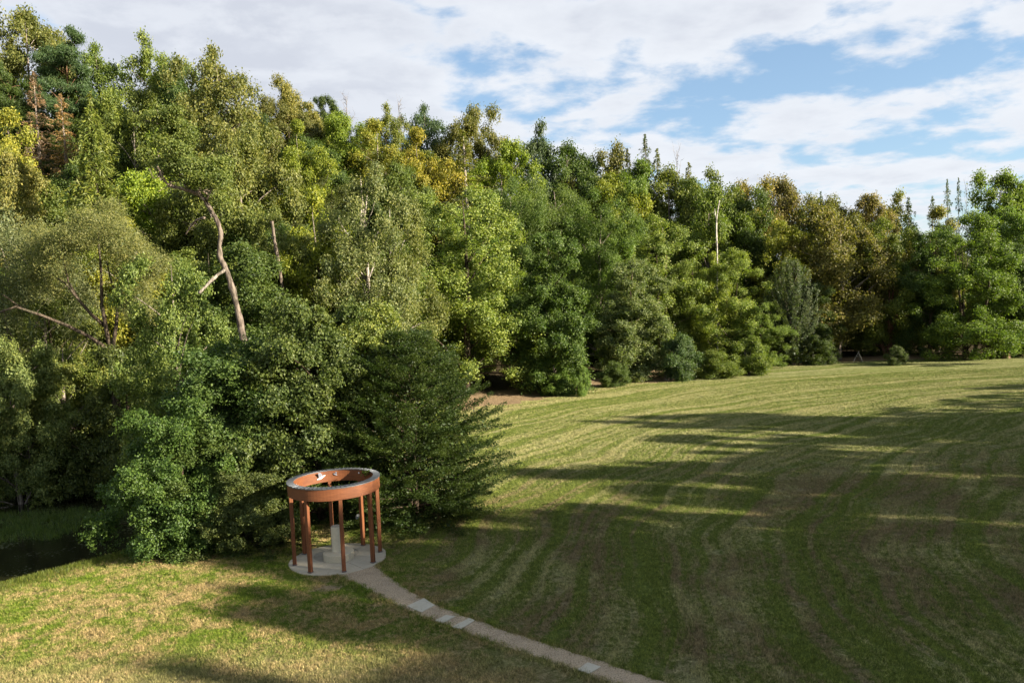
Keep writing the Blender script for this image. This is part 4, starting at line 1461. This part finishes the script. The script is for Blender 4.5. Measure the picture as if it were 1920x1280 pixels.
# ------------------------------------------------------------------ small things at the forest edge
def tripod(px, py, D, h, lab):
    P = on_z(px, py, 0.0)
    z = tz(P[0], P[1])
    t = thing('stake_tripod', lab, 'tree stakes', (P[0], P[1], z), 0.4, 'pale stake tripods at the forest edge')
    for k in range(3):
        a = k * 2 * pi / 3 + 0.5
        g = Geo()
        g.tube([(0.62 * cos(a), 0.62 * sin(a), -0.1), (-0.06 * cos(a), -0.06 * sin(a), h)], [0.045, 0.04], 7)
        link('stake', g.mesh('stake', BARK), t).color = (0.24, 0.22, 0.18, 1)
    g = Geo()
    g.tube([(0.33 * cos(0.5), 0.33 * sin(0.5), h * 0.5), (0.33 * cos(2.6), 0.33 * sin(2.6), h * 0.5)], [0.03, 0.03], 6)
    link('crossbar', g.mesh('crossbar', BARK), t).color = (0.24, 0.22, 0.18, 1)


tripod(1525, 683, 80, 0.95, 'left pale stake tripod at the foot of the dark forest edge')
tripod(1610, 678, 80, 1.15, 'right, slightly taller pale stake tripod at the dark forest edge')


def stump(px, py, r, h, lab, col, cat='stump'):
    P = on_z(px, py, 0)
    g = Geo()
    rng = np.random.RandomState(int(px))
    n = 14
    vs = []
    for (s, z) in ((1.25, -0.1), (1.0, 0.15 * h), (0.9, h), (0.55, h * 1.05)):
        for k in range(n):
            a = k * 2 * pi / n
            rr = r * s * (1 + 0.16 * sin(a * 3 + 1) + rng.normal(0, 0.05))
            vs.append((rr * cos(a), rr * sin(a), z + rng.normal(0, 0.02)))
    fs = [(j * n + i, j * n + (i + 1) % n, (j + 1) * n + (i + 1) % n, (j + 1) * n + i) for j in range(3) for i in range(n)]
    fs.append(tuple(3 * n + i for i in range(n)))
    g.add(vs, fs)
    o = link('tree_stump', g.mesh('tree_stump', BARK), loc=(P[0], P[1], tz(P[0], P[1])))
    o.color = (*col, 1)
    tag(o, lab, cat)


stump(1253, 712, 0.42, 0.5, 'weathered grey-brown stump at the edge of the meadow', (0.30, 0.24, 0.18))
stump(1888, 672, 0.35, 0.7, 'low brown stump at the right end of the forest edge', (0.20, 0.13, 0.08))
P = on_z(1071, 733, 0)
g = Geo(); g.box((0, 0, 0.22), (0.55, 0.35, 0.5), 0.3)
wb = link('white_stone', g.mesh('white_stone', PAVE), loc=(P[0], P[1], tz(P[0], P[1])))
bevel(wb, 0.04)
tag(wb, 'small whitish stone block beside the slim sapling', 'stone')
P = on_z(672, 986, 0)
sg = thing('small_sign', 'tiny white sign on a stake in shade behind the pavilion', 'sign', (P[0], P[1], 0), 0.2)
g = Geo(); g.tube([(0, 0, -0.1), (0, 0, 0.42)], [0.014, 0.014], 6)
link('stake', g.mesh('stake', BARK), sg).color = (0.3, 0.25, 0.2, 1)
g = Geo(); g.box((0, -0.02, 0.40), (0.16, 0.012, 0.20))
link('plate', g.mesh('plate', mat_flat('sign_white', (0.7, 0.7, 0.68))), sg)


# ------------------------------------------------------------------ water plants and grass
def blades(name, X, Y, hmin, hmax, wid, mat, seed, lean=0.5, zoff=0.0, col=None, kind='stuff'):
    rng = np.random.RandomState(seed)
    n = len(X)
    Z = terrain(X, Y) + zoff
    B = np.stack([X, Y, Z], -1)
    a = rng.uniform(0, 2 * pi, n)
    h = rng.uniform(hmin, hmax, n)
    tl = rng.uniform(0.1, 1, n) * lean
    b = rng.uniform(0, 2 * pi, n)
    s = np.stack([np.cos(a), np.sin(a), 0 * a], -1) * (wid * rng.uniform(0.7, 1.4, n))[:, None]
    tip = B + np.stack([np.cos(b) * h * tl, np.sin(b) * h * tl, h * np.sqrt(np.clip(1 - tl ** 2, 0.05, 1))], -1)
    V = np.stack([B - s, B + s, tip], 1).reshape(-1, 3)
    me = new_mesh(name, V, np.arange(3 * n), np.full(n, 3), mat, {'lr': ('FACE', rng.uniform(0, 1, n)), 'cr': ('FACE', rng.uniform(0, 1, n))})
    o = link(name, me, kind=kind)
    if col:
        o.color = (*col, 0)
    return o


def turf(name, size, n, h0, h1, wid, y0, y1, clear, seed):
    """one patch of blades, repeated over the lawn by geometry nodes"""
    rng = np.random.RandomState(seed)
    # tufty patch of blades, many of them lying flat as mown hay
    cx, cy = rng.uniform(-size / 2, size / 2, (2, n // 5))
    x = np.repeat(cx, 5) + rng.normal(0, wid * 6, n // 5 * 5); y = np.repeat(cy, 5) + rng.normal(0, wid * 6, n // 5 * 5)
    n = len(x)
    a = rng.uniform(0, 2 * pi, n); b = rng.uniform(0, 2 * pi, n)
    h = rng.uniform(h0, h1, n); tl = rng.uniform(0.35, 1.0, n)
    B = np.stack([x, y, np.full(n, 0.0)], -1)
    sd_ = np.stack([np.cos(a), np.sin(a), 0 * a], -1) * (wid * rng.uniform(0.7, 1.4, n))[:, None]
    tip = B + np.stack([np.cos(b) * h * tl, np.sin(b) * h * tl, 0.012 + h * np.sqrt(np.clip(1 - tl ** 2, 0.0, 1))], -1)
    V = np.stack([B - sd_, B + sd_, tip], 1).reshape(-1, 3)
    gx, gy = np.meshgrid(np.arange(-50, 60, size * 0.92), np.arange(y0, y1, size * 0.92))
    gx, gy = gx.ravel() + rng.uniform(-.1, .1, gx.size) * size, gy.ravel() + rng.uniform(-.1, .1, gy.size) * size
    k = clear(gx, gy, size * 0.6)
    gx, gy = gx[k], gy[k]
    Pt = np.stack([gx, gy, terrain(gx, gy)], -1)
    m = len(V)
    allv = np.concatenate([V, Pt])
    me = new_mesh(name, allv, np.arange(m), np.full(m // 3, 3), BLADE, {'lr': ('FACE', rng.uniform(0, 1, m // 3)),
                  'spot': ('POINT', np.concatenate([np.zeros(m), np.ones(len(Pt))]))})
    o = link(name, me, kind='stuff')
    ng = bpy.data.node_groups.new(name, 'GeometryNodeTree')
    ng.interface.new_socket('Geometry', in_out='INPUT', socket_type='NodeSocketGeometry')
    ng.interface.new_socket('Geometry', in_out='OUTPUT', socket_type='NodeSocketGeometry')
    N, K = ng.nodes, ng.links
    gi, go = N.new('NodeGroupInput'), N.new('NodeGroupOutput')
    at = N.new('GeometryNodeInputNamedAttribute'); at.data_type = 'FLOAT'; at.inputs[0].default_value = 'spot'
    cmp_ = N.new('FunctionNodeCompare'); cmp_.data_type = 'FLOAT'; cmp_.operation = 'GREATER_THAN'
    K.new(at.outputs[0], cmp_.inputs[0]); cmp_.inputs[1].default_value = 0.5
    sep = N.new('GeometryNodeSeparateGeometry'); sep.domain = 'POINT'
    K.new(gi.outputs[0], sep.inputs[0]); K.new(cmp_.outputs[0], sep.inputs[1])
    m2p = N.new('GeometryNodeMeshToPoints'); K.new(sep.outputs[0], m2p.inputs[0])
    iop = N.new('GeometryNodeInstanceOnPoints')
    K.new(m2p.outputs[0], iop.inputs['Points']); K.new(sep.outputs[1], iop.inputs['Instance'])
    rv = N.new('FunctionNodeRandomValue'); rv.data_type = 'FLOAT_VECTOR'
    rv.inputs[0].default_value = (0, 0, 0); rv.inputs[1].default_value = (0, 0, 6.283)
    K.new(rv.outputs[0], iop.inputs['Rotation'])
    K.new(iop.outputs[0], go.inputs[0])
    md = o.modifiers.new('turf', 'NODES'); md.node_group = ng
    return o


def grass():
    rng = np.random.RandomState(9)
    n = 200000
    D = 15.0 * (62.0 / 15.0) ** rng.uniform(0, 1, n)          # density falls with distance
    px = rng.uniform(-60, 1980, n)
    x = (px - 960) / FPX * D * 1.02
    y = D
    keep = poly_dist(x, y, POND) < -0.8
    keep &= np.hypot(x - PX, y - PY) > 1.66
    keep &= (y - np.interp(x, BASE_X, BASE_Y)) < -1.0
    # keep the path clear
    pc = np.array([on_z(*c)[:2] for c in [(668, 1068), (738, 1112), (790, 1140), (858, 1165), (950, 1196), (1050, 1228), (1140, 1258), (1235, 1292)]])
    d = np.full(n, 9.0)
    for i in range(len(pc) - 1):
        a, b = pc[i], pc[i + 1]
        e = b - a
        t = np.clip(((x - a[0]) * e[0] + (y - a[1]) * e[1]) / (e @ e), 0, 1)
        d = np.minimum(d, np.hypot(x - a[0] - t * e[0], y - a[1] - t * e[1]))
    keep &= d > 0.33 + rng.normal(0, 0.06, n) + 0.28 * (y > 22.5)
    # patchy
    pat = np.sin(x * 1.7 + 2 * np.sin(y * 0.9)) * np.sin(y * 2.1 + 1.5 * np.sin(x * 1.2))
    keep &= rng.uniform(-1.3, 1, n) < pat + 0.25
    x, y = x[keep], y[keep]
    blades('grass', x, y, 0.03, 0.08, 0.006, BLADE, 10, 0.9)

    def clear(x, y, m):
        d = np.full(len(x), 99.0)
        for i in range(len(pc) - 1):
            a, b = pc[i], pc[i + 1]
            e = b - a
            t = np.clip(((x - a[0]) * e[0] + (y - a[1]) * e[1]) / (e @ e), 0, 1)
            d = np.minimum(d, np.hypot(x - a[0] - t * e[0], y - a[1] - t * e[1]))
        k = (d > 0.42 + m) & (np.hypot(x - PX, y - PY) > 1.66 + m) & (poly_dist(x, y, POND) < -1.0 - m)
        return k & (y - np.interp(x, BASE_X, BASE_Y) < -1.2 - m) & (abs(x) < 0.74 * y + 2)
    turf('mown_grass', 1.0, 2600, 0.035, 0.09, 0.0055, 14.5, 34.0, clear, 31)
    turf('far_mown_grass', 2.0, 3400, 0.04, 0.09, 0.009, 34.0, 74.0, clear, 32)
    # grass creeping over both edges of the path
    C, N_, wv = PATH_LINE
    m = 42000
    i = rng.randint(0, len(C), m); sgn = rng.choice([-1, 1], m)
    off = sgn * (wv[i] + rng.normal(0.05, 0.07, m) + 0.05 * np.sin(i * 0.9 + sgn) + 0.04 * np.sin(i * 2.3))
    q = C[i] + N_[i] * off[:, None] + rng.normal(0, 0.06, (m, 2))
    ok = np.hypot(q[:, 0] - PX, q[:, 1] - PY) > 1.62
    blades('path_edge_grass', q[ok, 0], q[ok, 1], 0.04, 0.11, 0.006, BLADE, 14, 0.85, 0.01)
    a = rng.uniform(0, 2 * pi, 9000); r = 1.66 + abs(rng.normal(0, 0.10, 9000))
    q = np.stack([PX + r * np.cos(a), PY + r * np.sin(a)], -1)
    q = q[~((a > 4.9) & (a < 5.75))]
    blades('pavilion_edge_grass', q[:, 0], q[:, 1], 0.04, 0.12, 0.006, BLADE, 15, 0.8)
    # weed bed in the pond
    n = 16000
    a, r = rng.uniform(0, 2 * pi, n), np.sqrt(rng.uniform(0, 1, n))
    c = on_z(50, 985, -1.1)
    x = c[0] + 3.9 * r * np.cos(a) + 0.5 * np.sin(5 * a); y = c[1] + 3.0 * r * np.sin(a) + 0.5 * x * 0 + 0.4 * np.sin(3 * a)
    kk = np.sin(x * 1.9 + 2 * np.sin(y * 1.1)) * np.sin(y * 2.3 + x) + rng.uniform(-0.9, 0.9, n) > -0.45 + 1.1 * (r - 0.55)
    x, y = x[kk], y[kk]
    o = blades('water_weeds', x, y, 0.12, 0.42, 0.016, LEAF, 12, 0.85, 0.58, (0.060, 0.095, 0.028))
    o.data.vertices  # foot of every blade starts under water
    # taller fringe along the pond bank
    n = 26000
    seg = np.array([(-24, 21.5), (-18.6, 25.2), (-15.6, 28.2), (-13.6, 31.5)])
    k = rng.randint(0, 3, n); u = rng.uniform(0, 1, n)
    p = seg[k] * (1 - u)[:, None] + seg[k + 1] * u[:, None]
    p = p + rng.normal(0, 0.5, (n, 2)) + np.array([0.7, -0.7]) * 1.1
    blades('bank_grass', p[:, 0], p[:, 1], 0.06, 0.20, 0.010, LEAF, 13, 0.8, 0.0, (0.080, 0.105, 0.022))


grass()
